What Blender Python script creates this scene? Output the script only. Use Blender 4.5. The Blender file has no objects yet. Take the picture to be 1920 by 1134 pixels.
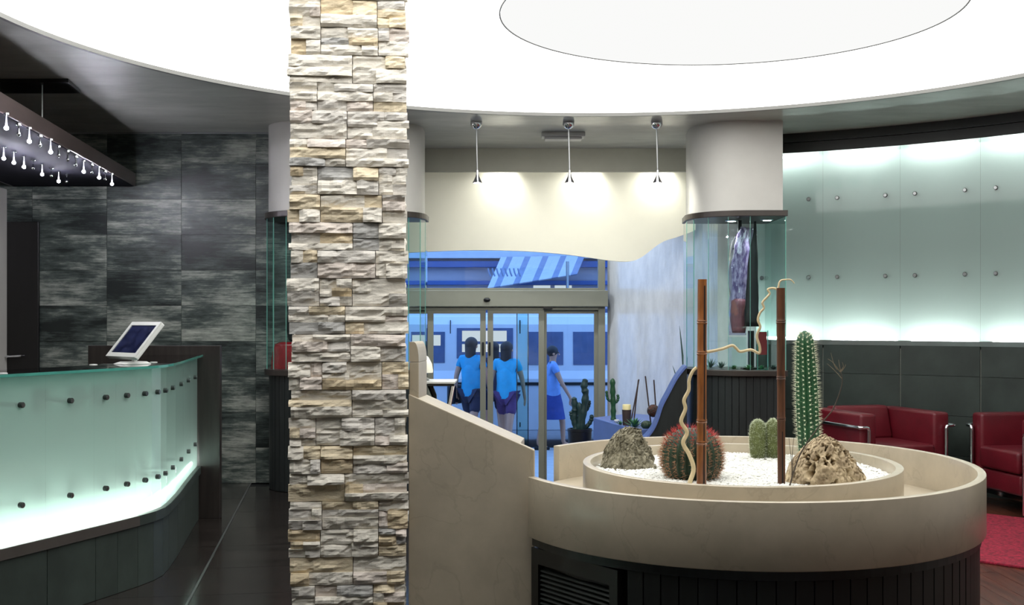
import bpy, bmesh, math, random
from mathutils import Vector, Matrix, noise

random.seed(11)
R = random.Random(5)
scene = bpy.context.scene
COL = scene.collection

# ------------------------------------------------------------------ camera, world, exposure
EYE, FPX, HOR, CX = 1.31, 2150.0, 600.0, 960.0      # eye height m, focal length px, horizon row, principal column
cam_d = bpy.data.cameras.new('camera')
cam_d.sensor_width = 36.0
cam_d.lens = FPX / 1920.0 * 36.0
cam_d.shift_y = (HOR - 567.0) / 1920.0
cam_d.clip_start = 0.05
cam_d.clip_end = 200
cam = bpy.data.objects.new('camera', cam_d)
cam.location = (0, 0, EYE)
cam.rotation_euler = (math.radians(90), 0, 0)
COL.objects.link(cam)
scene.camera = cam

world = bpy.data.worlds.new('dusk_sky')
world.use_nodes = True
bg = world.node_tree.nodes['Background']
bg.inputs[0].default_value = (0.24, 0.45, 0.97, 1)
bg.inputs[1].default_value = 2.9
scene.world = world

vs = scene.view_settings
vs.view_transform = 'Standard'
vs.look = 'None'
vs.exposure = 0.0
vs.gamma = 1.0
vs.use_curve_mapping = False
CEILING_POWER = 3.7
COUNTER_POWER = 30.0
WALLSTRIP_POWER = 56.0
BULB_POWER = 900.0
cy = scene.cycles
cy.use_denoising = True
cy.max_bounces = 10
cy.transparent_max_bounces = 24
cy.caustics_reflective = False
cy.caustics_refractive = False
cy.sample_clamp_indirect = 6.0


# ------------------------------------------------------------------ helpers
def at(x, y, depth):
    """photo pixel + distance -> point"""
    return Vector(((x - CX) / FPX * depth, depth, EYE - (y - HOR) / FPX * depth))


def onh(x, y, h):
    """photo pixel + height above lobby floor -> point"""
    d = FPX * (EYE - h) / (y - HOR)
    return Vector(((x - CX) / FPX * d, d, h))


class MB:
    def __init__(self):
        self.v = []
        self.f = []

    def add(self, vs, fs):
        b = len(self.v)
        self.v += [tuple(p) for p in vs]
        self.f += [tuple(i + b for i in q) for q in fs]
        return self

    def box(self, x0, x1, y0, y1, z0, z1):
        return self.add([(x0, y0, z0), (x1, y0, z0), (x1, y1, z0), (x0, y1, z0), (x0, y0, z1), (x1, y0, z1), (x1, y1, z1), (x0, y1, z1)],
                        [(0, 3, 2, 1), (4, 5, 6, 7), (0, 1, 5, 4), (1, 2, 6, 5), (2, 3, 7, 6), (3, 0, 4, 7)])

    def obox(self, c, u, hu, w, hw, z0, z1):
        """box around c=(x,y), half sizes along horizontal unit vectors u and w"""
        u = Vector((u[0], u[1])); w = Vector((w[0], w[1])); c = Vector((c[0], c[1]))
        q = [c - u * hu - w * hw, c + u * hu - w * hw, c + u * hu + w * hw, c - u * hu + w * hw]
        if (q[1] - q[0]).cross(q[2] - q[1]) < 0:
            q.reverse()
        return self.prism(q, z0, z1)

    def prism(self, poly, z0, z1):
        """vertical prism over a counter-clockwise xy polygon"""
        n = len(poly)
        a = sum(poly[i][0] * poly[(i + 1) % n][1] - poly[(i + 1) % n][0] * poly[i][1] for i in range(n))
        if a < 0:
            poly = list(reversed(poly))
        vs = [(p[0], p[1], z0) for p in poly] + [(p[0], p[1], z1) for p in poly]
        fs = [tuple(range(n - 1, -1, -1)), tuple(range(n, 2 * n))]
        fs += [(i, (i + 1) % n, n + (i + 1) % n, n + i) for i in range(n)]
        return self.add(vs, fs)

    def yprism(self, poly, y0, y1):
        """prism over an xz polygon, from y0 to y1"""
        n = len(poly)
        a = sum(poly[i][0] * poly[(i + 1) % n][1] - poly[(i + 1) % n][0] * poly[i][1] for i in range(n))
        if a < 0:
            poly = list(reversed(poly))
        vs = [(p[0], y0, p[1]) for p in poly] + [(p[0], y1, p[1]) for p in poly]
        fs = [tuple(range(n)), tuple(range(2 * n - 1, n - 1, -1))]
        fs += [(i, n + i, n + (i + 1) % n, (i + 1) % n) for i in range(n)]
        return self.add(vs, fs)

    def ribbon(self, path, z0, z1, off0, off1, closed=False):
        """wall along an xy path, between two sideways offsets (positive = right of the direction of travel)"""
        a = offset(path, off0, closed)
        b = offset(path, off1, closed)
        n = len(path)
        vs = []
        for i in range(n):
            vs += [(a[i][0], a[i][1], z0), (a[i][0], a[i][1], z1), (b[i][0], b[i][1], z1), (b[i][0], b[i][1], z0)]
        fs = []
        m = n if closed else n - 1
        for i in range(m):
            p, q = 4 * i, 4 * ((i + 1) % n)
            for k in range(4):
                fs.append((p + k, p + (k + 1) % 4, q + (k + 1) % 4, q + k))
        if not closed:
            fs += [(3, 2, 1, 0), (4 * n - 4, 4 * n - 3, 4 * n - 2, 4 * n - 1)]
        return self.add(vs, fs)

    def lathe(self, prof, c=(0, 0, 0), seg=20, rx=1.0, ry=1.0):
        """prof: list of (radius, z)"""
        vs, fs = [], []
        for r, z in prof:
            for k in range(seg):
                t = 2 * math.pi * k / seg
                vs.append((c[0] + r * rx * math.cos(t), c[1] + r * ry * math.sin(t), c[2] + z))
        m = len(prof)
        for i in range(m - 1):
            for k in range(seg):
                k2 = (k + 1) % seg
                fs.append((i * seg + k, i * seg + k2, (i + 1) * seg + k2, (i + 1) * seg + k))
        fs.append(tuple(range(seg - 1, -1, -1)))
        fs.append(tuple(range((m - 1) * seg, m * seg)))
        return self.add(vs, fs)

    def tube(self, pts, r, seg=8):
        """pts: points; r: number or list of radii"""
        pts = [Vector(p) for p in pts]
        n = len(pts)
        rr = r if isinstance(r, (list, tuple)) else [r] * n
        vs, fs = [], []
        up = None
        for i in range(n):
            t = (pts[min(i + 1, n - 1)] - pts[max(i - 1, 0)])
            t = t.normalized() if t.length > 1e-9 else Vector((0, 0, 1))
            if up is None:
                up = Vector((0, 0, 1)) if abs(t.z) < .9 else Vector((1, 0, 0))
            a = t.cross(up)
            if a.length < 1e-6:
                a = t.orthogonal()
            a.normalize()
            b = t.cross(a).normalized()
            up = -b if (-b).dot(up) > b.dot(up) else b
            for k in range(seg):
                g = 2 * math.pi * k / seg
                vs.append(pts[i] + (a * math.cos(g) + b * math.sin(g)) * rr[i])
        for i in range(n - 1):
            for k in range(seg):
                k2 = (k + 1) % seg
                fs.append((i * seg + k, (i + 1) * seg + k, (i + 1) * seg + k2, i * seg + k2))
        fs.append(tuple(range(seg)))
        fs.append(tuple(range(n * seg - 1, (n - 1) * seg - 1, -1)))
        return self.add(vs, fs)

    def ball(self, c, r, seg=16, rings=9, sx=1, sy=1, sz=1):
        prof = [(max(1e-4, math.sin(math.pi * i / rings)) * r, -math.cos(math.pi * i / rings) * r * sz) for i in range(rings + 1)]
        return self.lathe(prof, c, seg, sx, sy)

    def mesh(self, name, bevel=0, seg=2, smooth=False, angle=35, fix=False):
        me = bpy.data.meshes.new(name)
        me.from_pydata(self.v, [], self.f)
        if bevel or fix:
            bm = bmesh.new()
            bm.from_mesh(me)
            if fix:
                bmesh.ops.recalc_face_normals(bm, faces=bm.faces)
            if bevel:
                ed = [e for e in bm.edges if len(e.link_faces) == 2 and e.calc_face_angle(0) > math.radians(angle)]
                bmesh.ops.bevel(bm, geom=ed, offset=bevel, segments=seg, profile=.5, affect='EDGES', clamp_overlap=True)
            bm.to_mesh(me)
            bm.free()
        if smooth:
            for p in me.polygons:
                p.use_smooth = True
            if smooth == 'auto':
                me.set_sharp_from_angle(angle=math.radians(40))
        me.update()
        return me

    def build(self, name, mat, parent=None, **kw):
        return link(name, self.mesh(name, **kw), mat, parent)


def link(name, me, mat, parent=None):
    if mat is not None and not me.materials:
        me.materials.append(mat)
    o = bpy.data.objects.new(name, me)
    COL.objects.link(o)
    if parent is not None:
        put(o, parent)
    return o


def put(o, parent):
    """parent a piece whose coordinates are given in the world (parents are only ever translated when this is used)"""
    o.parent = parent
    p, off = parent, Vector((0, 0, 0))
    while p is not None:
        off += p.location
        p = p.parent
    o.location = -off if not o.get('local') else o.location
    return o


def piece(name, me, parent, loc, rotz=0.0, mat=None):
    """a piece that shares mesh data: placed at a world point"""
    o = bpy.data.objects.new(name, me)
    if mat is not None and not me.materials:
        me.materials.append(mat)
    COL.objects.link(o)
    o.parent = parent
    off = Vector((0, 0, 0))
    p = parent
    while p is not None:
        off += p.location
        p = p.parent
    o.location = Vector(loc) - off
    o.rotation_euler = (0, 0, rotz)
    return o


def offset(path, d, closed=False):
    n = len(path)
    out = []
    for i in range(n):
        p = Vector(path[i][:2])
        if closed:
            a, b = Vector(path[i - 1][:2]), Vector(path[(i + 1) % n][:2])
        else:
            a = Vector(path[max(i - 1, 0)][:2]); b = Vector(path[min(i + 1, n - 1)][:2])
        d1 = (p - a).normalized() if (p - a).length > 1e-9 else (b - p).normalized()
        d2 = (b - p).normalized() if (b - p).length > 1e-9 else d1
        n1 = Vector((d1.y, -d1.x)); n2 = Vector((d2.y, -d2.x))
        m = n1 + n2
        m = m.normalized() if m.length > 1e-6 else n1
        k = d / max(.4, m.dot(n1))
        out.append((p.x + m.x * k, p.y + m.y * k))
    return out


def one_side_frosted(o):
    """a sheet etched on its room side only: the other faces stay clear"""
    me = o.data
    me.materials.append(M['clear_face'])
    for i, p in enumerate(me.polygons):
        p.material_index = 0 if i % 4 == 0 and i < 4 * ((len(me.polygons) - 2) // 4) else 1
    return o


def thing(name, label, cat, loc=(0, 0, 0), rotz=0.0, group=None):
    o = bpy.data.objects.new(name, None)
    COL.objects.link(o)
    o.empty_display_size = .05
    o.location = loc
    o.rotation_euler = (0, 0, rotz)
    return tag(o, label, cat, group)


def tag(o, label, cat, group=None, kind=None):
    o['label'] = label
    o['category'] = cat
    if group:
        o['group'] = group
    if kind:
        o['kind'] = kind
    return o


def struct(o, label=None, cat=None):
    o['kind'] = 'structure'
    if label:
        o['label'] = label
        o['category'] = cat
    return o


def loc_part(name, mb, mat, parent, **kw):
    """a part whose coordinates are local to its (possibly rotated) parent"""
    o = link(name, mb.mesh(name, **kw), mat)
    o.parent = parent
    return o


# ------------------------------------------------------------------ materials
def srgb(r, g, b):
    return tuple((c / 255 / 12.92 if c / 255 <= .04045 else ((c / 255 + .055) / 1.055) ** 2.4) for c in (r, g, b)) + (1,)


def new_mat(name):
    m = bpy.data.materials.new(name)
    m.use_nodes = True
    nt = m.node_tree
    return m, nt, nt.nodes['Principled BSDF'], nt.nodes['Material Output']


def coords(nt, scale=(1, 1, 1), rnd=0.0, kind='Object'):
    tc = nt.nodes.new('ShaderNodeTexCoord')
    mp = nt.nodes.new('ShaderNodeMapping')
    mp.inputs['Scale'].default_value = scale
    nt.links.new(tc.outputs[kind], mp.inputs['Vector'])
    if rnd:
        oi = nt.nodes.new('ShaderNodeObjectInfo')
        mu = nt.nodes.new('ShaderNodeVectorMath'); mu.operation = 'SCALE'
        mu.inputs[0].default_value = (rnd, rnd * .71, rnd * 1.37)
        nt.links.new(oi.outputs['Random'], mu.inputs['Scale'])
        nt.links.new(mu.outputs[0], mp.inputs['Location'])
    return mp.outputs[0]


def mat(name, col, rough=.5, metal=0.0, var=0.0, scale=6.0, stretch=(1, 1, 1), bump=0.0, bscale=40.0, rnd=0.0, col2=None, ramp=(.35, .65), detail=6, coat=0.0, spec=None, kind='Object', vein=None):
    m, nt, bs, out = new_mat(name)
    bs.inputs['Base Color'].default_value = col
    bs.inputs['Roughness'].default_value = rough
    bs.inputs['Metallic'].default_value = metal
    bs.inputs['Coat Weight'].default_value = coat
    bs.inputs['Coat Roughness'].default_value = .08
    if spec is not None:
        bs.inputs['Specular IOR Level'].default_value = spec
    if var or col2:
        v = coords(nt, stretch, rnd, kind)
        nz = nt.nodes.new('ShaderNodeTexNoise')
        nz.inputs['Scale'].default_value = scale
        nz.inputs['Detail'].default_value = detail
        nz.inputs['Roughness'].default_value = .62
        nt.links.new(v, nz.inputs['Vector'])
        rp = nt.nodes.new('ShaderNodeValToRGB')
        rp.color_ramp.elements[0].position = ramp[0]
        rp.color_ramp.elements[1].position = ramp[1]
        c2 = col2 if col2 else tuple(min(1, c * (1 + var)) for c in col[:3]) + (1,)
        c1 = col if col2 else tuple(c * (1 - var) for c in col[:3]) + (1,)
        rp.color_ramp.elements[0].color = c1
        rp.color_ramp.elements[1].color = c2
        nt.links.new(nz.outputs['Fac'], rp.inputs['Fac'])
        last = rp.outputs['Color']
        if vein:
            n2 = nt.nodes.new('ShaderNodeTexNoise')
            n2.inputs['Scale'].default_value = 2.6
            n2.inputs['Detail'].default_value = 9
            n2.inputs['Distortion'].default_value = .6
            nt.links.new(v, n2.inputs['Vector'])
            r2 = nt.nodes.new('ShaderNodeValToRGB')
            r2.color_ramp.elements[0].position = .492
            r2.color_ramp.elements[0].color = (0, 0, 0, 1)
            r2.color_ramp.elements[1].position = .508
            r2.color_ramp.elements[1].color = (0, 0, 0, 1)
            e = r2.color_ramp.elements.new(.5)
            e.color = (1, 1, 1, 1)
            nt.links.new(n2.outputs['Fac'], r2.inputs['Fac'])
            mx = nt.nodes.new('ShaderNodeMixRGB')
            mx.inputs['Color2'].default_value = vein
            ml = nt.nodes.new('ShaderNodeMath'); ml.operation = 'MULTIPLY'; ml.inputs[1].default_value = .16
            nt.links.new(r2.outputs['Color'], ml.inputs[0])
            nt.links.new(ml.outputs[0], mx.inputs['Fac'])
            nt.links.new(last, mx.inputs['Color1'])
            last = mx.outputs['Color']
        nt.links.new(last, bs.inputs['Base Color'])
    if bump:
        v = coords(nt, stretch, rnd, kind)
        nb = nt.nodes.new('ShaderNodeTexNoise')
        nb.inputs['Scale'].default_value = bscale
        nb.inputs['Detail'].default_value = 5
        nt.links.new(v, nb.inputs['Vector'])
        bp = nt.nodes.new('ShaderNodeBump')
        bp.inputs['Strength'].default_value = bump
        bp.inputs['Distance'].default_value = .01
        nt.links.new(nb.outputs['Fac'], bp.inputs['Height'])
        nt.links.new(bp.outputs['Normal'], bs.inputs['Normal'])
    return m


def emit(name, col, power):
    m, nt, bs, out = new_mat(name)
    nt.nodes.remove(bs)
    e = nt.nodes.new('ShaderNodeEmission')
    e.inputs[0].default_value = tuple(col[:3]) + (1,)
    e.inputs[1].default_value = power
    nt.links.new(e.outputs[0], out.inputs[0])
    return m


def clear_glass(name, tint=(1, 1, 1, 1), ior=1.45, rough=0.0, boost=1.0):
    m, nt, bs, out = new_mat(name)
    nt.nodes.remove(bs)
    tr = nt.nodes.new('ShaderNodeBsdfTransparent'); tr.inputs[0].default_value = tint
    gl = nt.nodes.new('ShaderNodeBsdfGlossy'); gl.inputs['Roughness'].default_value = rough
    fr = nt.nodes.new('ShaderNodeFresnel'); fr.inputs[0].default_value = ior
    mu = nt.nodes.new('ShaderNodeMath'); mu.operation = 'MULTIPLY'; mu.inputs[1].default_value = boost; mu.use_clamp = True
    mx = nt.nodes.new('ShaderNodeMixShader')
    # the back of a pane is seen through, not mirrored
    ge = nt.nodes.new('ShaderNodeNewGeometry')
    iv = nt.nodes.new('ShaderNodeMath'); iv.operation = 'SUBTRACT'; iv.inputs[0].default_value = 1.0
    nt.links.new(ge.outputs['Backfacing'], iv.inputs[1])
    m2 = nt.nodes.new('ShaderNodeMath'); m2.operation = 'MULTIPLY'
    nt.links.new(fr.outputs[0], mu.inputs[0])
    nt.links.new(mu.outputs[0], m2.inputs[0])
    nt.links.new(iv.outputs[0], m2.inputs[1])
    nt.links.new(m2.outputs[0], mx.inputs[0])
    nt.links.new(tr.outputs[0], mx.inputs[1])
    nt.links.new(gl.outputs[0], mx.inputs[2])
    nt.links.new(mx.outputs[0], out.inputs[0])
    return m


def frosted(name, tint, blur=.3, see=.35):
    m, nt, bs, out = new_mat(name)
    nt.nodes.remove(bs)
    tl = nt.nodes.new('ShaderNodeBsdfTranslucent'); tl.inputs[0].default_value = tint
    rf = nt.nodes.new('ShaderNodeBsdfRefraction'); rf.inputs[0].default_value = tint
    rf.inputs['Roughness'].default_value = blur
    rf.inputs['IOR'].default_value = 1.04
    df = nt.nodes.new('ShaderNodeBsdfDiffuse'); df.inputs[0].default_value = tint
    gl = nt.nodes.new('ShaderNodeBsdfGlossy'); gl.inputs['Roughness'].default_value = .04
    fr = nt.nodes.new('ShaderNodeFresnel'); fr.inputs[0].default_value = 1.4
    m1 = nt.nodes.new('ShaderNodeMixShader'); m1.inputs[0].default_value = see
    m2 = nt.nodes.new('ShaderNodeMixShader'); m2.inputs[0].default_value = .22
    m3 = nt.nodes.new('ShaderNodeMixShader')
    L = nt.links.new
    L(tl.outputs[0], m1.inputs[1]); L(rf.outputs[0], m1.inputs[2])
    L(m1.outputs[0], m2.inputs[1]); L(df.outputs[0], m2.inputs[2])
    L(fr.outputs[0], m3.inputs[0]); L(m2.outputs[0], m3.inputs[1]); L(gl.outputs[0], m3.inputs[2])
    L(m3.outputs[0], out.inputs[0])
    return m


M = {}
M['marble'] = mat('beige_marble', srgb(180, 169, 149), .28, var=.08, scale=7, bump=.02, bscale=60, vein=srgb(104, 92, 76), coat=.15)
M['marble_in'] = M['marble']
def slate_print():
    m, nt, bs, out = new_mat('printed_slate_tile')
    L = nt.links.new
    bs.inputs['Roughness'].default_value = .36
    def nz(scale, stretch, detail, rough):
        n_ = nt.nodes.new('ShaderNodeTexNoise')
        n_.inputs['Scale'].default_value = scale; n_.inputs['Detail'].default_value = detail; n_.inputs['Roughness'].default_value = rough
        L(coords(nt, stretch, 37), n_.inputs['Vector'])
        return n_.outputs['Fac']
    big = nz(1.9, (.8, 1, 2.6), 9, .68)
    fine_ = nz(7, (.7, 1, 11), 8, .75)
    mx = nt.nodes.new('ShaderNodeMath'); mx.operation = 'MULTIPLY_ADD'
    mx.inputs[1].default_value = .36
    L(fine_, mx.inputs[0]); 
    m2 = nt.nodes.new('ShaderNodeMath'); m2.operation = 'MULTIPLY'; m2.inputs[1].default_value = .80
    L(big, m2.inputs[0]); L(m2.outputs[0], mx.inputs[2])
    rp = nt.nodes.new('ShaderNodeValToRGB')
    e = rp.color_ramp.elements
    e[0].position = .51; e[0].color = srgb(22, 30, 29)
    e[1].position = .76; e[1].color = srgb(168, 172, 162)
    k = e.new(.615); k.color = srgb(72, 82, 78)
    oi = nt.nodes.new('ShaderNodeObjectInfo')
    ad = nt.nodes.new('ShaderNodeMath'); ad.operation = 'MULTIPLY_ADD'; ad.inputs[1].default_value = .06
    L(oi.outputs['Random'], ad.inputs[0]); L(mx.outputs[0], ad.inputs[2])
    L(ad.outputs[0], rp.inputs['Fac']); L(rp.outputs['Color'], bs.inputs['Base Color'])
    bp = nt.nodes.new('ShaderNodeBump'); bp.inputs['Strength'].default_value = .15; bp.inputs['Distance'].default_value = .01
    L(fine_, bp.inputs['Height']); L(bp.outputs['Normal'], bs.inputs['Normal'])
    return m
M['slate_print'] = slate_print()
M['slate'] = mat('dark_slate_tile', srgb(46, 54, 50), .42, var=.22, scale=5, rnd=31, bump=.04, bscale=30)
M['grout_light'] = mat('pale_grout', srgb(120, 124, 116), .7, var=.1, scale=30)
M['grout_dark'] = mat('dark_grout', srgb(22, 25, 24), .7, var=.1, scale=30)
M['ceiling'] = mat('polished_grey_plaster', srgb(182, 184, 176), .45, var=.16, scale=1.6, stretch=(1, 2.4, 1), bump=.22, bscale=3.2, coat=.32)
M['white_plaster'] = mat('white_plaster', srgb(196, 194, 188), .45, var=.04, scale=2.5, bump=.03, bscale=12)
M['pearl'] = mat('pearl_plaster', srgb(205, 206, 208), .2, var=.10, scale=9, stretch=(1, 1, .35), bump=.55, bscale=16, coat=.4)
M['cream'] = mat('cream_panel', srgb(246, 244, 228), .5, var=.02, scale=3)
M['lintel'] = mat('grey_lintel_plaster', srgb(140, 139, 129), .5, var=.06, scale=3)
M['wenge'] = mat('dark_wenge_wood', srgb(38, 33, 31), .38, var=.3, scale=5, stretch=(6, 6, .5), rnd=13)
M['black'] = mat('black_lacquer', srgb(14, 15, 15), .35, var=.1, scale=9)
M['bronze'] = mat('dark_bronze_frame', srgb(62, 56, 52), .35, metal=.3, var=.08, scale=8)
M['slat'] = mat('charcoal_slat', srgb(30, 35, 35), .42, var=.25, scale=6, stretch=(6, 6, .6), rnd=17)
M['base_slat'] = mat('black_slat', srgb(13, 16, 15), .5, var=.25, scale=6, stretch=(6, 6, .6), rnd=17)
M['base_dark'] = mat('black_base', srgb(10, 12, 11), .5, var=.2, scale=6)
M['floor_tile'] = mat('dark_floor_tile', srgb(34, 30, 28), .17, var=.3, scale=2.5, rnd=23, bump=.02, bscale=14, stretch=(1, 4, 1))
M['metal_strip'] = mat('brushed_steel_strip', srgb(150, 152, 150), .3, metal=.9, var=.05)
M['plank'] = mat('red_brown_plank', srgb(46, 26, 20), .25, col2=srgb(92, 50, 36), scale=4, stretch=(7, .6, 1), rnd=41, bump=.03)
M['chrome'] = mat('chrome', srgb(225, 226, 230), .09, metal=1.0, var=.02)
M['steel'] = mat('satin_steel', srgb(150, 152, 152), .28, metal=1.0, var=.05)
M['leather'] = mat('dark_red_leather', srgb(92, 13, 26), .42, var=.14, scale=7, bump=.10, bscale=120)
M['rug'] = mat('red_shaggy_rug', srgb(132, 18, 44), .95, var=.6, scale=48, bump=.6, bscale=160)
M['alu'] = mat('beige_aluminium', srgb(138, 137, 122), .42, metal=.15, var=.04, scale=4)
M['glass'] = clear_glass('clear_glass', (.93, .97, .96, 1), 1.45)
M['glass_green'] = clear_glass('green_edge_glass', (.78, .93, .89, 1), 1.5)
M['vitrine_glass'] = clear_glass('vitrine_glass', (.88, .96, .95, 1), 1.5, boost=1.25)
M['glass_edge'] = mat('green_glass_edge', srgb(110, 170, 155), .15, var=.08)
M['clear_face'] = clear_glass('clear_rear_face', (.97, 1, .99, 1), 1.2, boost=.2)
M['frost'] = frosted('frosted_green_glass', (.68, .88, .81, 1), .30, .45)
M['frost_wall'] = frosted('frosted_pale_glass', (.70, .83, .79, 1), .34, .42)
M['backwhite'] = mat('pale_grey_backing', srgb(168, 174, 171), .8, var=.02)
M['bracket'] = mat('dark_bracket', srgb(40, 46, 44), .5, var=.1)
M['lum'] = emit('luminous_ceiling_sheet', (1.0, .995, .965), CEILING_POWER)
M['lum_in'] = emit('luminous_disc_sheet', (.955, .955, .945), 1.0)
M['trim'] = mat('grey_ceiling_trim', srgb(120, 120, 116), .4, var=.05)
M['counter_light'] = emit('counter_tube', (.93, 1.0, .95), COUNTER_POWER)
M['wall_light'] = emit('wall_tube', (.96, 1.0, .98), WALLSTRIP_POWER)
M['bulb'] = emit('lamp_bulb', (.88, .87, 1.0), BULB_POWER)
M['bulb_glow'] = emit('lamp_glow_capsule', (.85, .84, 1.0), 3.0)
M['spot_glow'] = emit('downlight_lens', (1, .98, .92), 14.0)
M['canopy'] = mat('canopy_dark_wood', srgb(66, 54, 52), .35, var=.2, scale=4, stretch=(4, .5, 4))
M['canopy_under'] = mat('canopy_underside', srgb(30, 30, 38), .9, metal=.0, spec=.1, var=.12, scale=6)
M['door_dark'] = mat('dark_door', srgb(16, 14, 14), .4, var=.2, scale=4, stretch=(5, 5, .5))
M['white_plastic'] = mat('white_plastic', srgb(205, 207, 204), .35, var=.02)
M['core'] = mat('pillar_mortar', srgb(66, 62, 56), .9, var=.2, scale=20)

STONES = []
for i, (c, w) in enumerate([((226, 220, 208), 30), ((234, 228, 216), 22), ((216, 211, 203), 18), ((226, 211, 182), 9), ((218, 200, 168), 4), ((182, 181, 178), 6), ((224, 213, 203), 14)]):
    STONES.append((mat('ledge_stone_%s' % 'abcdefg'[i], srgb(*c), .85, var=.13, scale=16, rnd=53, bump=.35, bscale=55, stretch=(.7, 1, 2.2)), w))


def stone_mat():
    t = R.uniform(0, sum(w for _, w in STONES))
    for m, w in STONES:
        t -= w
        if t <= 0:
            return m
    return STONES[0][0]


# ================================================================== THE SETTING
H_C = 2.82                       # ceiling height
STREET = -0.68                   # level of the entrance and the street
WC, WR = (0.57, 5.3), 4.35       # centre and radius of the curved right wall

# ---- lobby floor: slab with the stair well left open
floor = struct(MB().box(-5.2, -.72, -1.6, 9.4, -.20, -.012).box(-.72, 1.36, -1.6, 7.55, -.20, -.012).box(1.36, 5.2, -1.6, 9.8, -.20, -.012)
               .build('floor', M['grout_dark']), 'dark stone and wood floor of the lobby', 'floor')
ang = math.radians(8.7)
tu = Vector((math.cos(ang), math.sin(ang)))          # across
tw = Vector((-math.sin(ang), math.cos(ang)))         # along the counter
TS = .60
p0 = Vector((-1.505, 5.285))
tile_me = MB().box(-TS / 2 + .0015, TS / 2 - .0015, -TS / 2 + .0015, TS / 2 - .0015, -.012, 0).mesh('floor_tile')
for i in range(-6, 4):
    for j in range(-11, 8):
        c = p0 + tu * (TS * (i + .5) + (.012 if i >= 0 else 0)) + tw * (TS * (j + .5) + .17)
        if -4.6 < c.x < .95 and -1.2 < c.y < 9.35 and not (c.y > 7.2 and c.x > -1.0):
            piece('floor_tile', tile_me, floor, (c.x, c.y, 0), ang, M['floor_tile'])
st = MB().obox(p0 + tu * .006 + tw * .0, tw, 4.0, tu, .0055, -.012, .0012).build('metal_joint_strip', M['metal_strip'], floor)
plank_me = MB().box(-.0490, .0490, -.598, .598, -.012, 0).mesh('floor_plank')
for i in range(30):
    for j in range(9):
        x = 1.27 + .1 * i
        y = -.9 + 1.2 * j + (.6 if i % 2 else 0) + .13 * (i % 5)
        if y < 9.3 and x < 4.3:
            piece('floor_plank', plank_me, floor, (x, y, 0), 0, M['plank'])

# ---- stair down to the entrance, entrance floor, street
for k in range(4):
    s = MB().box(-.70, 1.34, 7.55 + .28 * k, 7.55 + .28 * (k + 1) + .02, STREET, -.17 * (k + 1) + .0).build('stair_step', M['floor_tile'], bevel=.004)
    struct(s, 'dark stone step %s of the short flight down to the entrance' % ('just below the lobby floor', 'second from the top', 'third from the top', 'lowest')[k], 'step')
struct(MB().box(-2.0, 1.7, 8.66, 12.3, STREET - .1, STREET).build('floor_entrance', M['floor_tile']), 'dark entrance floor inside the sliding doors', 'floor')

# ---- back wall behind the reception, each printed tile its own piece
wall_back = struct(MB().box(-4.6, -1.25, 9.245, 9.4, 0, H_C).build('wall_back', M['grout_dark']), 'dark streaked tile wall behind the reception', 'wall')
TW, TH = .6, .2855
wt_me = MB().box(-TW / 2 + .0012, TW / 2 - .0012, 9.232 - 9.24, .006, -TH / 2 + .0012, TH / 2 - .0012).mesh('wall_tile')
x_ref = (340 - CX) / FPX * 9.232
z_ref = EYE - (573 - HOR) / FPX * 9.232
for i in range(-3, 4):
    for j in range(-6, 5):
        x = x_ref + TW * (i + .5)
        z = z_ref + TH * (j + .5)
        if z - TH / 2 > -.02 and z + TH / 2 < H_C + .04 and x - TW / 2 > -4.65 and x + TW / 2 < -1.2:
            piece('wall_tile', wt_me, wall_back, (x, 9.24, z), 0, M['slate_print'])
MB().box(-4.6, -1.25, 9.222, 9.244, H_C - .012, H_C).build('ceiling_edge_profile', M['steel'], wall_back)

# service door in the back wall
d2 = struct(bpy.data.objects.new('door_2', None), 'near-black service door with a lever handle left of the tile wall', 'door')
COL.objects.link(d2)
d2.location = (-3.93, 9.2, 0)
MB().box(-4.10, -3.80, 9.20, 9.231, 0, 2.10).build('door_leaf', M['door_dark'], d2, bevel=.004)
hd = at(27, 667, 9.17)
MB().tube([(hd.x + .06, 9.20, hd.z), (hd.x + .06, 9.155, hd.z), (hd.x - .06, 9.15, hd.z - .006)], .009).build('door_handle', M['chrome'], d2)
struct(MB().box(-4.6, -4.05, 8.85, 9.2, 0, 2.36).build('wall_reception_return', M['white_plaster'], bevel=.006), 'pale wall return at the left edge under the lamp canopy', 'wall')

# ---- other walls
struct(MB().box(-4.75, -4.6, -1.6, 9.4, 0, H_C).build('wall_left', M['white_plaster']), 'plaster wall on the far left behind the reception', 'wall')
struct(MB().box(-4.75, 5.1, -1.75, -1.6, 0, H_C).build('wall_rear', M['white_plaster']), 'plaster wall behind the viewer', 'wall')
struct(MB().box(4.95, 5.1, -1.6, 5.3, 0, H_C).build('wall_right_rear', M['white_plaster']), 'plaster wall on the right behind the viewer', 'wall')

# ---- curved right wall: slate tiles below, ledge, back-lit frosted panes above
a_left = math.atan2(9.40 - WC[1], 2.0 - WC[0])       # where it starts behind the showcase
def wpt(a, r):
    return (WC[0] + r * math.cos(a), WC[1] + r * math.sin(a))
def wang(xpix):
    """angle on the wall circle seen at a photo column"""
    k = (xpix - CX) / FPX
    # point (k*y, y) on the circle
    A = k * k + 1; B = -2 * (k * WC[0] + WC[1]); C_ = WC[0] ** 2 + WC[1] ** 2 - WR ** 2
    y = (-B + math.sqrt(B * B - 4 * A * C_)) / (2 * A)
    return math.atan2(y - WC[1], k * y - WC[0])
PA = .6 / WR
a0 = wang(1543)
arc = [wpt(a_left - (a_left) * k / 40, WR + .21) for k in range(41)]
wall_right = struct(MB().ribbon(arc, 0, H_C, 0, -.12).build('wall_right', M['backwhite'], fix=True), 'curved right wall with slate tiles and glowing frosted glass above', 'wall')
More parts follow.
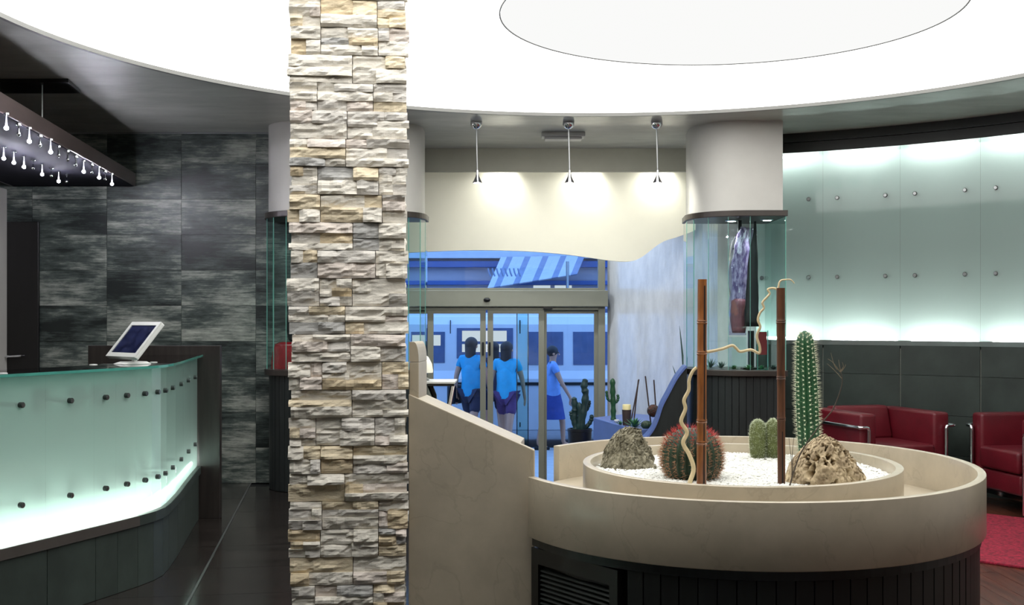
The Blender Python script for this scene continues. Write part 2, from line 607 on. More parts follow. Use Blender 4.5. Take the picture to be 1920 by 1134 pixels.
arcf = [wpt(a_left * (1 - k / 40), WR + .012) for k in range(41)]
MB().ribbon(arcf, 0, 1.09, 0, -.10).build('tile_backing', M['grout_light'], wall_right, fix=True)
seams = [a0 + PA] + [a0 - PA * k for k in range(9)]
seams = [a for a in seams if a > .02]
rows = [(0, .285), (.288, .585), (.588, .885), (.888, 1.112)]
for k in range(len(seams) - 1):
    aa, ab = seams[k] - .0012, seams[k + 1] + .0012
    if aa > a_left:
        aa = a_left
    pth = [wpt(aa + (ab - aa) * t / 4, WR) for t in range(5)]
    for (z0, z1) in rows:
        MB().ribbon(pth, z0, z1, 0, -.011).build('wall_tile', M['slate'], wall_right, fix=True)
MB().ribbon(arcf, 1.113, 1.150, .014, -.195).build('ledge', M['steel'], wall_right, fix=True)
# frosted panes with their standoffs
so_me = MB().lathe([(.016, 0), (.016, .010), (.012, .014), (.004, .014)], seg=14).mesh('standoff', smooth='auto')
so_me.transform(Matrix.Rotation(math.radians(90), 4, 'X'))
rod_me = MB().lathe([(.009, 0), (.009, .014), (.026, .015), (.026, .022), (.009, .023), (.009, .19)], seg=12).mesh('bracket_rod')  # wide disc added to imitate the dark halo around each standoff
rod_me.transform(Matrix.Rotation(math.radians(-90), 4, 'X'))
for k in range(len(seams) - 1):
    aa, ab = seams[k] - .0002, seams[k + 1] + .0002
    if aa > a_left:
        aa = a_left
    pth = [wpt(aa + (ab - aa) * t / 4, WR) for t in range(5)]
    pane = MB().ribbon(pth, 1.152, 2.675, .0, -.008).build('frosted_pane', M['frost_wall'], wall_right, fix=True)
    one_side_frosted(pane)
    for da in (.026, PA - .026):
        ang_ = seams[k] - da
        if ang_ > a_left - .01:
            continue
        for z in (1.655, 2.285):
            p = wpt(ang_, WR - .001)
            o = piece('standoff', so_me, pane, (p[0], p[1], z), ang_ - math.pi / 2, M['steel'])
            p = wpt(ang_, WR + .012)
            piece('bracket_rod', rod_me, pane, (p[0], p[1], z), ang_ - math.pi / 2, M['bracket'])
# dark top fascia in two steps
MB().ribbon(arcf, 2.665, 2.745, .02, -.195).build('fascia_lower', M['black'], wall_right, fix=True)
MB().ribbon(arcf, 2.748, H_C, .035, -.195).build('fascia_upper', M['black'], wall_right, fix=True)
# light tubes behind the panes (above the ledge and under the fascia)
for k in range(len(seams) - 1):
    aa, ab = seams[k] - .012, seams[k + 1] + .012
    if aa > a_left:
        aa = a_left
    pth = [wpt(aa + (ab - aa) * t / 4, WR + .11) for t in range(5)]
    for z in (1.166, 2.648):
        MB().tube([(p[0], p[1], z) for p in pth], .009, 6).build('light_tube', M['wall_light'], wall_right)

# ---- ceiling with the big round opening
LC, LR = Vector((.575, 5.33)), 3.155
def rect_hit(c, d, x0, x1, y0, y1):
    t = 1e9
    for lim, ci, di in ((x0, c.x, d.x), (x1, c.x, d.x), (y0, c.y, d.y), (y1, c.y, d.y)):
        if abs(di) > 1e-9:
            q = (lim - ci) / di
            if q > 0:
                t = min(t, q)
    return c + d * t
N = 192
angs = [2 * math.pi * k / N for k in range(N)]
for cxr, cyr in ((-4.75, -1.75), (5.1, -1.75), (5.1, 12.3), (-4.75, 12.3)):
    angs.append(math.atan2(cyr - LC.y, cxr - LC.x) % (2 * math.pi))
angs = sorted(angs)
vs_, fs_ = [], []
for z in (H_C, H_C + .12):
    for a in angs:
        d = Vector((math.cos(a), math.sin(a)))
        i_ = LC + d * LR
        o_ = rect_hit(LC, d, -4.75, 5.1, -1.75, 12.3)
        vs_ += [(i_.x, i_.y, z), (o_.x, o_.y, z)]
n = len(angs)
for k in range(n):
    k2 = (k + 1) % n
    fs_.append((2 * k, 2 * k + 1, 2 * k2 + 1, 2 * k2))
    b = 2 * n
    fs_.append((b + 2 * k2, b + 2 * k2 + 1, b + 2 * k + 1, b + 2 * k))
    fs_.append((2 * k2, b + 2 * k2, b + 2 * k, 2 * k))
    fs_.append((2 * k + 1, b + 2 * k + 1, b + 2 * k2 + 1, 2 * k2 + 1))
struct(MB().add(vs_, fs_).build('ceiling', M['ceiling'], fix=True), 'polished grey plaster ceiling around the round light', 'ceiling')

def circ(c, r, n=128):
    return [(c[0] + r * math.cos(2 * math.pi * k / n), c[1] + r * math.sin(2 * math.pi * k / n)) for k in range(n)]
cl = thing('ceiling_light', 'huge round glowing white ceiling light with a smaller disc in it', 'ceiling light', (LC.x, LC.y, H_C))
MB().prism(circ(LC, LR - .004, 160), H_C + .018, H_C + .03).build('diffuser_sheet', M['lum'], cl)
MB().ribbon(circ(LC, LR, 160), H_C - .006, H_C + .02, .004, -.022, True).build('edge_trim', M['trim'], cl, fix=True)
DC, DR = Vector((1.067, 5.675)), 1.125
MB().prism(circ(DC, DR, 128), H_C + .004, H_C + .014).build('inner_disc', M['lum_in'], cl)
MB().ribbon(circ(DC, DR + .004, 128), H_C + .0, H_C + .0175, .002, -.003, True).build('disc_rim', M['trim'], cl, fix=True)

# ---- entrance: lintel, side walls, door wall
struct(MB().box(-1.94, 1.70, 10.08, 10.14, 2.615, H_C).build('trim_1', M['lintel'], bevel=.003), 'grey lintel band between the two white columns', 'lintel')
DY = 12.0
struct(MB().ribbon([(1.0, 12.02), (1.75, 10.55), (1.75, 9.76), (2.03, 9.52)], STREET, H_C, 0, -.12).build('wall_entrance', M['pearl'], fix=True), 'pearly white plaster side wall right of the sliding doors', 'wall')
struct(MB().box(-2.1, -1.95, 9.4, 12.02, STREET, H_C).build('wall_entrance_left', M['white_plaster']), 'white plaster side wall left of the sliding doors', 'wall')
struct(MB().box(-2.1, 1.2, 11.96, 12.1, 2.3, H_C).build('wall_over_door', M['white_plaster']), 'white wall above the entrance glazing', 'wall')
struct(MB().box(-1.95, -.72, 9.4, 9.46, STREET, 0).box(-.74, -.70, 7.55, 9.4, STREET, 0).box(1.34, 1.40, 7.55, 8.90, STREET, -.012).build('wall_stair_side', M['white_plaster']), 'low white stair well walls under the lobby floor', 'wall')

# sliding doors -------------------------------------------------
def dx(x):
    return (x - CX) / FPX * DY
def dz(y):
    return EYE - (y - HOR) / FPX * DY
door = struct(bpy.data.objects.new('door_1', None), 'sliding glass entrance doors with beige aluminium frames', 'door')
COL.objects.link(door)
door.location = (0, DY, STREET)
xl, xr = -1.95, dx(1134)
MB().box(dx(1121), xr, 11.95, 12.05, STREET, 2.3).build('door_post', M['alu'], door, bevel=.003)
MB().box(xl, xl + .07, 11.95, 12.05, STREET, 2.3).build('door_post', M['alu'], door, bevel=.003)
MB().box(xl, dx(1121), 11.96, 12.04, dz(546), dz(540)).build('transom_rail', M['alu'], door, bevel=.002)
MB().box(xl, dx(1121), 11.96, 12.04, 2.27, 2.3).build('transom_rail', M['alu'], door, bevel=.002)
MB().box(xl, dx(1138), 11.86, 11.96, dz(575), dz(545)).build('operator_box', M['alu'], door, bevel=.004)
MB().box(xl, dx(1121), 11.92, 12.03, dz(581), dz(575)).build('head_track', M['alu'], door, bevel=.002)
sx = at(913, 562, 11.86)
MB().ball((sx.x, 11.855, sx.z), .036, sx=1, sy=.5, sz=.65).build('motion_sensor', M['black'], door, smooth=True)
MB().box(dx(1018), dx(1035), 11.875, 11.93, dz(579), dz(575)).build('sensor_strip', M['black'], door)
MB().box(xl + .07, dx(1121), 11.998, 12.004, dz(540), 2.27).build('transom_pane', M['glass'], door)
def leaf(x0, x1, y, handle=None, stile=.058):
    L_ = MB()
    z0, z1 = STREET + .02, dz(579)
    L_.box(x0, x0 + stile, y - .02, y + .02, z0, z1).box(x1 - stile, x1, y - .02, y + .02, z0, z1)
    L_.box(x0 + stile, x1 - stile, y - .02, y + .02, z1 - .05, z1).box(x0 + stile, x1 - stile, y - .02, y + .02, z0, z0 + .09)
    l = L_.build('door_leaf', M['alu'], door)
    MB().box(x0 + stile, x1 - stile, y - .004, y + .004, z0 + .09, z1 - .05).build('door_pane', M['glass'], l)
    if handle:
        MB().box(handle - .010, handle + .010, y - .05, y - .02, dz(665), dz(641)).build('door_handle', M['black'], l, bevel=.003)
leaf(dx(803), dx(911), 11.95, dx(906))
leaf(dx(914.5), dx(1020), 11.95, dx(918.5))
leaf(dx(1018), dx(1121), 12.01, stile=.04)
leaf(xl + .07, dx(806), 12.01, stile=.05)
# glass screen added to imitate upright reflections in the doors
pf = thing('reflection_screen', 'narrow upright glass screen added for the reflections in the sliding doors', 'glass screen', (.05, 13.2, STREET))
MB().box(.062, .18, 13.19, 13.20, STREET, 1.42).build('pane', M['glass_green'], pf)
MB().box(.052, .062, 13.18, 13.21, STREET, 1.42).build('edge_profile', M['chrome'], pf)
MB().box(.18, .19, 13.18, 13.21, STREET, 1.42).build('edge_profile', M['chrome'], pf)
MB().box(.04, .20, 13.15, 13.24, STREET - .01, STREET + .012).build('foot_plate', M['steel'], pf)

# wavy cream valance ---------------------------------------------
VY = 10.42
def vx(x):
    return (x - CX) / FPX * VY
def vz(y):
    return EYE - (y - HOR) / FPX * VY
edge = [(570, 490), (700, 479), (760, 474), (830, 470.5), (900, 469), (960, 470), (1010, 472.5), (1060, 477), (1105, 483), (1140, 488), (1170, 490.5), (1188, 488.5), (1203, 482), (1218, 471), (1232, 460), (1248, 451), (1266, 445.5), (1290, 437), (1304, 431)]
def cr(pts, n=6):
    out = []
    for i in range(len(pts) - 1):
        p = [Vector(pts[max(0, i - 1)]), Vector(pts[i]), Vector(pts[i + 1]), Vector(pts[min(len(pts) - 1, i + 2)])]
        for k in range(n):
            t = k / n
            out.append(.5 * ((2 * p[1]) + (p[2] - p[0]) * t + (2 * p[0] - 5 * p[1] + 4 * p[2] - p[3]) * t * t + (3 * p[1] - p[0] - 3 * p[2] + p[3]) * t ** 3))
    out.append(Vector(pts[-1]))
    return out
prof = [(vx(p.x), vz(p.y)) for p in cr(edge, 4)]
val = MB()
vsv = []
for (x, z) in prof:
    vsv += [(x, VY, z), (x, VY, 2.80), (x, VY + .05, 2.80), (x, VY + .05, z)]
fsv = []
for i in range(len(prof) - 1):
    p_, q_ = 4 * i, 4 * i + 4
    for k in range(4):
        fsv.append((p_ + k, q_ + k, q_ + (k + 1) % 4, p_ + (k + 1) % 4))
m_ = len(vsv)
fsv += [(0, 1, 2, 3), (m_ - 1, m_ - 2, m_ - 3, m_ - 4)]
val.add(vsv, fsv)
vo = val.build('wavy_valance_panel', M['cream'], fix=True)
tag(vo, 'cream wall panel with a wavy lower edge hanging above the entrance doors', 'panel')

# vestibule downlights between the valance and the doors
for k, xp in enumerate((-.9, -.1, .75)):
    dl = thing('vestibule_downlight', 'recessed cool white downlight over the entrance vestibule, %s of three' % ('left', 'middle', 'right')[k], 'downlight', (xp, 11.25, H_C), group='vestibule downlights')
    MB().lathe([(.07, -.01), (.08, -.006), (.08, 0)], (xp, 11.25, H_C), 20).build('ring', M['steel'], dl, smooth='auto')
    MB().lathe([(.06, -.0125), (.06, -.0105)], (xp, 11.25, H_C), 18).build('lens', M['spot_glow'], dl)
    ld = bpy.data.lights.new('vestibule_downlight_lamp', 'SPOT')
    ld.energy = 60; ld.color = (.86, .93, 1.0); ld.spot_size = math.radians(150); ld.spot_blend = .7; ld.shadow_soft_size = .06
    lo = bpy.data.objects.new('lamp', ld); COL.objects.link(lo); lo.parent = dl
    lo.location = (0, 0, -.03)

# three downlights hidden above the valance
for k, xp in enumerate((-.06, .70, 1.36)):
    dl = thing('cove_downlight', 'small round downlight above the cream panel, %s' % ('left of three', 'middle of three', 'right of three')[k], 'downlight', (xp, 10.27, H_C), group='cove downlights above the entrance panel')
    MB().lathe([(.03, -.06), (.036, -.055), (.036, 0)], (xp, 10.27, H_C), 16).build('housing', M['steel'], dl, smooth='auto')
    MB().lathe([(.024, -.0625), (.024, -.0605)], (xp, 10.27, H_C), 16).build('lens', M['spot_glow'], dl)
    ld = bpy.data.lights.new('cove_downlight_lamp', 'SPOT')
    ld.energy = 15; ld.color = (1, .985, .91); ld.spot_size = math.radians(125); ld.spot_blend = 1.0; ld.shadow_soft_size = .03
    lo = bpy.data.objects.new('lamp', ld); COL.objects.link(lo); lo.parent = dl
    lo.location = (0, 0, -.075)
    lo.rotation_euler = Vector((-.12, .25, -.6)).to_track_quat('-Z', 'Y').to_euler()

# ================================================================== SHOWCASES AND COLUMNS
def arcp(c, r, a0_, a1_, n):
    return [(c[0] + r * math.cos(math.radians(a0_ + (a1_ - a0_) * k / n)), c[1] + r * math.sin(math.radians(a0_ + (a1_ - a0_) * k / n))) for k in range(n + 1)]
SY = 8.66
pathR = [(1.40, 9.36)] + arcp((1.80, 9.08), .42, 180, 270, 4) + [(2.07, SY), (2.07, 9.36)]
pathL = [(-1.925, 9.215)] + arcp((-1.58, 9.005), .345, 180, 270, 4) + [(-1.315, SY)] + arcp((-1.05, 9.03), .37, 270, 360, 4) + [(-.68, 9.215)]
def fine(path_kind):
    if path_kind == 'R':
        return [(1.40, 9.36)] + arcp((1.80, 9.08), .42, 180, 270, 20) + [(2.07, SY), (2.07, 9.36)]
    return [(-1.925, 9.215)] + arcp((-1.58, 9.005), .345, 180, 270, 16) + arcp((-1.05, 9.03), .37, 270, 360, 16) + [(-.68, 9.215)]
def showcase(kind, path, name_l, col_l, closing):
    fp = fine(kind)
    poly_out = offset(fp, .012)
    poly_in = offset(fp, -.02)
    c = Vector((sum(p[0] for p in fp) / len(fp), sum(p[1] for p in fp) / len(fp), 0))
    t = thing('glass_showcase', name_l, 'showcase', c)
    MB().prism(poly_out + closing(.012), 2.095, 2.14).build('top_frame', M['bronze'], t, bevel=.004)
    MB().prism(offset(fp, .012) + closing(.012), .885, .93).build('base_frame', M['bronze'], t, bevel=.004)
    MB().prism(offset(fp, -.045) + closing(-.045), 0, .885).build('base', M['base_dark'], t)
    # slats on the base
    d = 0
    fpo = offset(fp, -.035)
    pts = []
    for i in range(len(fpo) - 1):
        a_, b_ = Vector(fpo[i]), Vector(fpo[i + 1])
        L_ = (b_ - a_).length
        while d < L_:
            pts.append((a_ + (b_ - a_) * d / L_, (b_ - a_).normalized()))
            d += .052
        d -= L_
    sl = MB().box(-.0245, .0245, -.010, .010, .0, .878).mesh('slat')
    for p, u in pts:
        piece('slat', sl, t, (p.x, p.y, .004), math.atan2(u.y, u.x), M['slat'])
    # panes: one flat pane between each two corners
    for i in range(len(path) - 1):
        a_, b_ = Vector(path[i]), Vector(path[i + 1])
        u = (b_ - a_).normalized()
        nn = Vector((-u.y, u.x))
        q = [a_ + u * .001, b_ - u * .001, b_ - u * .001 + nn * .006, a_ + u * .001 + nn * .006]
        pn = MB().prism(q, .932, 2.094).build('pane', M['vitrine_glass'], t)
        e = [a_ - u * .0016, a_ + u * .0016, a_ + u * .0016 + nn * .006, a_ - u * .0016 + nn * .006]
        MB().prism(e, .932, 2.094).build('pane_edge', M['glass_edge'], t)
    col = MB().prism(poly_in + closing(-.02), 2.14, H_C).build('wall_column', M['white_plaster'], smooth='auto')
    struct(col, col_l, 'column')
    return t
def closeR(d):
    return []
scR = showcase('R', pathR, 'curved glass showcase under the right white column, with plants inside', 'white plaster column with a rounded corner above the right showcase', closeR)
scL = showcase('L', pathL, 'curved glass showcase half hidden behind the stone pillar', 'white plaster column with rounded corners behind the stone pillar', closeR)
for k, (px_, py_) in enumerate(((1.72, 8.98), (1.98, 8.90))):
    MB().lathe([(.045, -.012), (.05, -.008), (.05, 0)], (px_, py_, 2.095), 20).build('downlight', M['chrome'], scR, smooth='auto')
    MB().lathe([(.032, -.0135), (.032, -.0121)], (px_, py_, 2.095), 16).build('downlight_lens', M['spot_glow'], scR)
    ld = bpy.data.lights.new('showcase_downlight_lamp', 'SPOT')
    ld.energy = 22; ld.color = (1, .98, .94); ld.spot_size = math.radians(120); ld.spot_blend = .9; ld.shadow_soft_size = .03
    lo = bpy.data.objects.new('lamp', ld); COL.objects.link(lo); lo.parent = scR
    lo.location = Vector((px_, py_, 2.075)) - scR.location

# ================================================================== STONE PILLAR
pang = math.radians(5.3)
PC = Vector((-.578, 4.06, 0))
pil = thing('stone_pillar', 'square pillar clad in stacked split-face ledge stone', 'pillar', PC, pang)
PW, PD = .398, .34
loc_part('core', MB().box(-PW / 2 + .012, PW / 2 - .012, .012, PD - .012, 0, H_C), M['core'], pil)
def stone_mb(mb, x0, x1, z0, z1, depth, sgn_fn, seed):
    """a split-face stone: front grid pushed about, sides running back into the core. sgn_fn maps (u, out, z) to a point"""
    nx = max(3, int((x1 - x0) / .013)); nz = max(3, int((z1 - z0) / .0085))
    vs, fs = [], []
    tl = noise.noise(Vector((seed, 1.7, .3))) * .012
    for j in range(nz + 1):
        for i in range(nx + 1):
            u = i / nx; w = j / nz
            x = x0 + (x1 - x0) * u; z = z0 + (z1 - z0) * w
            n1 = noise.noise(Vector((x * 14 + seed, z * 42, seed * 1.3)))
            n2 = noise.noise(Vector((x * 45 + seed * 2, z * 95, 7 + seed)))
            n3 = noise.cell(Vector((x * 22 + seed * 3, z * 70 + n1 * 1.5, 3))) if (i + j) % 1 == 0 else 0
            out = depth + n1 * .008 + n2 * .0042 + n3 * .0035 + tl * (w - .5) * 2
            if i in (0, nx):
                out -= .004
                x += n2 * .0015
            if j in (0, nz):
                out -= .0035
                z += n1 * .0022
            vs.append(sgn_fn(x, max(.002, out), z))
    for j in range(nz):
        for i in range(nx):
            a = j * (nx + 1) + i
            fs.append((a, a + 1, a + nx + 2, a + nx + 1))
    ring = [i for i in range(nx + 1)] + [(j + 1) * (nx + 1) - 1 for j in range(1, nz + 1)] + [nz * (nx + 1) + i for i in range(nx - 1, -1, -1)] + [j * (nx + 1) for j in range(nz - 1, 0, -1)]
    b = len(vs)
    per = [(0, 0)] * 0
    for r_ in ring:
        i, j = r_ % (nx + 1), r_ // (nx + 1)
        vs.append(sgn_fn(x0 + (x1 - x0) * i / nx, -.016, z0 + (z1 - z0) * j / nz))
    m = len(ring)
    for k in range(m):
        k2 = (k + 1) % m
        fs.append((ring[k2], ring[k], b + k, b + k2))
    mb.add(vs, fs)
    return mb
def courses(x0, x1, zb, h, seed):
    """one cladding panel split into its stones: list of (x0, x1, z0, z1, depth)"""
    out = []
    n = R.choice((2, 2, 3, 3, 3))
    cuts = [0] + sorted(R.uniform(.75, 1.25) for _ in range(0)) + []
    ws = [R.uniform(.7, 1.4) for _ in range(n)]
    s = sum(ws)
    z = zb
    last_d = -1
    for w in ws:
        hh = h * w / s
        parts = [(x0, x1)]
        if x1 - x0 > .085 and R.random() < .58:
            c = x0 + (x1 - x0) * R.uniform(.28, .72)
            parts = [(x0, c), (c, x1)]
        for a, b in parts:
            d = R.choice((.004, .008, .012, .016, .020))
            while abs(d - last_d) < .004:
                d = R.choice((.004, .008, .012, .016, .020))
            last_d = d
            out.append((a, b, z, z + hh, d))
        z += hh
    return out
RH = .0985
row_z = -.02
seed = 0.0
front = lambda u, o, z: (u, -o, z)
n_stone = 0
rest = MB()
pats = [(.24, .76), (.47,), (.25, .53), (.22, .72), (.52,), (.27, .78)]
pi_ = 0
while row_z < H_C - .01:
    z0 = max(0, row_z + .0012); z1 = min(H_C, row_z + RH - .0012)
    pt = pats[pi_ % len(pats)] if R.random() < .8 else R.choice(pats)
    pi_ += 1
    xs = [-PW / 2 - R.uniform(0, .012)] + [(-.5 + q) * PW + R.uniform(-.008, .008) for q in pt] + [PW / 2 + R.uniform(0, .010)]
    for a, b in zip(xs[:-1], xs[1:]):
        for (sx0, sx1, sz0, sz1, d) in courses(a + .0011, b - .0011, z0, z1 - z0, seed):
            seed += 3.17
            if sx0 < -PW / 2 + .002:
                sx0 -= R.uniform(-.003, .008)
            if sx1 > PW / 2 - .002:
                sx1 += R.uniform(-.003, .008)
            if .22 < sz0 < 2.53 and n_stone < 296:
                mb = stone_mb(MB(), sx0, sx1, sz0, sz1, d, front, seed)
                loc_part('stone', mb, stone_mat(), pil)
                n_stone += 1
            else:
                stone_mb(rest, sx0, sx1, sz0, sz1, d, front, seed)
    # sides and back: the same courses, joined
    for side in range(3):
        L_ = PD if side < 2 else PW
        q = [0, L_ * R.uniform(.35, .65), L_]
        for a, b in zip(q[:-1], q[1:]):
            for (sx0, sx1, sz0, sz1, d) in courses(a + .001, b - .001, z0, z1 - z0, seed):
                seed += 2.31
                if side == 0:
                    fn = lambda u, o, z: (PW / 2 + o * .6 - .006, u, z)
                elif side == 1:
                    fn = lambda u, o, z: (-PW / 2 - o * .6 + .006, PD - u, z)
                else:
                    fn = lambda u, o, z: (PW / 2 - u, PD + o, z)
                stone_mb(rest, sx0, sx1, sz0, sz1, d * .6, fn, seed)
    row_z += RH
ro = loc_part('stone_cladding_rest', rest, STONES[0][0], pil)
ro['kind'] = 'stuff'

# ================================================================== PARAPET BESIDE THE PILLAR
pw = thing('marble_parapet', 'sloping beige marble parapet between the stone pillar and the round planter', 'parapet', (-.15, 4.2, 0))
A_ = Vector((.079, 4.06)); B_ = Vector((-.370, 4.10))
pu = (B_ - A_).normalized(); pn_ = Vector((-pu.y, pu.x))
if pn_.y < 0:
    pn_ = -pn_
def on_wall(xpix):
    """distance along the parapet face seen at a photo column"""
    k = (xpix - CX) / FPX
    return (k * A_.y - A_.x) / (pu.x - k * pu.y)
def hgt(s, ypix):
    return EYE - (ypix - HOR) / FPX * (A_.y + pu.y * s)
s1 = (B_ - A_).length
sa, sb = on_wall(762), on_wall(1000)
h_a, h_b = hgt(sa, 737), hgt(sb, 843)
slope = (h_a - h_b) / (sa - sb)
def slab(s0, s_1, o0, o1, ztop=lambda s: h_b + slope * (s - sb), zbot=0.0):
    a = A_ + pu * s0; b = A_ + pu * s_1
    vs = []
    for p, s in ((a, s0), (b, s_1)):
        for o in (o0, o1):
            q = p + pn_ * o
            vs += [(q.x, q.y, zbot), (q.x, q.y, ztop(s))]
    return MB().add(vs, [(0, 1, 5, 4), (2, 6, 7, 3), (1, 3, 7, 5), (0, 4, 6, 2), (0, 2, 3, 1), (4, 5, 7, 6)])
slab(0, s1, 0, .03).build('front_slab', M['marble'], pw, fix=True, bevel=.003)
slab(on_wall(975), s1, .031, .20).build('core_slab', M['marble'], pw, fix=True, bevel=.002)
# taller end piece with a rounded cap
se = on_wall(784)
a = A_ + pu * se; b = A_ + pu * s1
h_seam = hgt(se, 679); h_top = hgt(se, 641)
slab(se, s1, .012, .19, lambda s: h_seam, h_a - .02).build('end_block', M['marble'], pw, fix=True, bevel=.003)
capv = []
NP = 7
for o in (.012, .19):
    q0 = b + pn_ * o
    capv.append((q0.x, q0.y, h_seam + .001)); capv.append((q0.x, q0.y, h_top))
    for k in range(NP):
        t = math.pi / 2 * k / (NP - 1)
        s_ = se + .018 * (1 - math.sin(t)) - 0
        z_ = h_top - (h_top - h_seam) * .9 * (1 - math.cos(t))
        q = A_ + pu * s_ + pn_ * o
        capv.append((q.x, q.y, z_))
    q0 = a + pn_ * o
    capv.append((q0.x, q0.y, h_seam + .001))
m_ = NP + 3
capf = [tuple(range(m_)), tuple(range(2 * m_ - 1, m_ - 1, -1))] + [(i, (i + 1) % m_, m_ + (i + 1) % m_, m_ + i) for i in range(m_)]
MB().add(capv, capf).build('rounded_cap', M['marble'], pw, fix=True)

# shelf stand behind the parapet
SZ = 5.05
sh = thing('shelf_stand', 'small grey shelf on a slanted chrome leg behind the marble parapet', 'shelf', at(818, 715, SZ + .05) * Vector((1, 1, 0)) if False else Vector((at(818, 715, SZ).x, SZ, 0)))
p = at(786, 735, SZ); q = at(786, 668, SZ)
MB().box(p.x - .006, p.x + .006, SZ - .03, SZ + .16, 0, q.z).build('back_panel', M['black'], sh, bevel=.003)
p0_, p1_ = at(788, 717, SZ), at(853, 717, SZ)
MB().box(p0_.x, p1_.x, SZ, SZ + .22, p0_.z - .006, p0_.z + .004).build('shelf_top', M['white_plastic'], sh, bevel=.002)
MB().box(p0_.x, p1_.x - .004, SZ + .004, SZ + .22, p0_.z - .016, p0_.z - .0065).build('shelf_underside', M['black'], sh)
lt = at(849, 722, SZ + .05)
lb = at(820, 850, SZ + .05)
lb = Vector((lt.x - .19, SZ + .05, 0))
MB().tube([lt, lb], .011, 10).build('leg', M['chrome'], sh, smooth='auto')
lt2 = Vector((p0_.x + .03, SZ + .15, p0_.z - .016)); 
MB().tube([lt2, lt2 + Vector((.02, 0, -.05)), lt2 + Vector((.025, 0, -.14)), Vector((lt2.x, SZ + .15, 0))], .013, 10).build('curved_bracket', M['black'], sh, smooth='auto')
bp = Vector((at(795, 690, SZ + .1).x, SZ + .1, p0_.z + .004))
bl = thing('cream_bell_lamp', 'cream bell-shaped lamp standing on the small grey shelf', 'lamp', bp)
MB().lathe([(.022, 0), (.024, .008), (.008, .016), (.007, .04)], bp, 16).build('foot', M['steel'], bl, smooth='auto')
MB().lathe([(.040, .035), (.041, .045), (.036, .075), (.020, .105), (.006, .115)], bp, 20).build('shade', M['cream'], bl, smooth='auto')

# ================================================================== ROUND PLANTER
EC = Vector((.884, 4.457))
ma = Vector((.238, .9713)); mi = Vector((.9713, -.238))
def ell(k_a, k_b, n=96):
    return [tuple(EC + ma * (k_a * math.cos(2 * math.pi * i / n)) + mi * (k_b * -math.sin(2 * math.pi * i / n))) for i in range(n)]
def ccw(poly):
    n = len(poly)
    a = sum(poly[i][0] * poly[(i + 1) % n][1] - poly[(i + 1) % n][0] * poly[i][1] for i in range(n))
    return poly if a > 0 else list(reversed(poly))
OUT = ccw(ell(1.010, .885)); INN = ccw(ell(.685, .605))
RIM, BAND, TROUGH, GRAVEL = .76, .55, .61, .722
pl = thing('round_planter', 'large round beige marble planter holding cacti, on a dark base', 'planter', (EC.x, EC.y, 0))
def cut(poly):
    """open the oval where the parapet stands: keep what lies in front of or beside it"""
    keep = []
    for p in poly:
        s_ = (Vector(p) - A_).dot(pu); o_ = (Vector(p) - A_).dot(pn_)
        keep.append(not (s_ > -.004 and o_ > -.004))
    n = len(poly)
    st_ = next(i for i in range(n) if keep[i] and not keep[i - 1])
    return [poly[(st_ + i) % n] for i in range(n) if keep[(st_ + i) % n]]
def oval_wall(poly, z0, z1, th, name, mt, **kw):
    if all(not ((Vector(p) - A_).dot(pu) > -.004 and (Vector(p) - A_).dot(pn_) > -.004) for p in poly):
        return MB().ribbon(poly, z0, z1, 0, -th, True).build(name, mt, pl, fix=True, **kw)
    return MB().ribbon(cut(poly), z0, z1, 0, -th).build(name, mt, pl, fix=True, **kw)
oval_wall(OUT, BAND, RIM, .030, 'outer_band', M['marble'], smooth='auto', bevel=.003, angle=60)
oval_wall(INN, TROUGH - .01, RIM, .030, 'inner_ring', M['marble'], smooth='auto', bevel=.003, angle=60)
MB().prism(cut(offset(OUT, -.028, True)), BAND + .01, TROUGH).build('trough_floor', M['marble'], pl)
MB().prism(cut(offset(OUT, -.06, True)), 0, BAND + .008).build('base', M['base_dark'], pl)
MB().ribbon(cut(offset(OUT, -.016, True)), BAND - .03, BAND, 0, -.03).build('base_top_rail', M['slat'], pl, fix=True)
bo = cut(offset(OUT, -.034, True))
sl_me = MB().box(-.0275, .0275, -.012, .012, 0, BAND - .034).mesh('slat')
d = 0
slats = []
for i in range(len(bo) - 1):
    a_, b_ = Vector(bo[i]), Vector(bo[i + 1])
    L_ = (b_ - a_).length
    if L_ > .3:
        continue
    while d < L_:
        slats.append((a_ + (b_ - a_) * d / L_, (b_ - a_).normalized()))
        d += .058
    d -= L_
gx0, gx1 = .055, .36
for p, u in slats:
    if p.y < 4.1 and gx0 < p.x < gx1:
        continue
    piece('slat', sl_me, pl, (p.x, p.y, .002), math.atan2(u.y, u.x), M['base_slat'])
# louvred vent let into the front of the base
ga = min(bo, key=lambda p: (p[0] - gx0) ** 2 + (p[1] - 4.02) ** 2); gb = min(bo, key=lambda p: (p[0] - gx1) ** 2 + (p[1] - 3.66) ** 2)
ga, gb = Vector(ga), Vector(gb)
gu = (gb - ga).normalized(); gn = Vector((gu.y, -gu.x))
if gn.y > 0:
    gn = -gn
gm = (ga + gb) / 2; hw = (gb - ga).length / 2
vent = MB().obox(gm - gu * (hw - .02) + gn * .01, gu, .02, gn, .014, .05, BAND - .036).obox(gm + gu * (hw - .02) + gn * .01, gu, .02, gn, .014, .05, BAND - .036) \
    .obox(gm + gn * .01, gu, hw - .04, gn, .014, BAND - .09, BAND - .036).obox(gm + gn * .01, gu, hw - .04, gn, .014, .05, .09).build('vent_frame', M['black'], pl, fix=True)
lv = MB().add([(-(hw - .04), -.006, 0), (hw - .04, -.006, 0), (hw - .04, .008, .010), (-(hw - .04), .008, .010), (-(hw - .04), -.006, -.002), (hw - .04, -.006, -.002), (hw - .04, .008, .008), (-(hw - .04), .008, .008)],
              [(0, 1, 2, 3), (7, 6, 5, 4), (0, 4, 5, 1), (2, 6, 7, 3)]).mesh('louvre', fix=True)
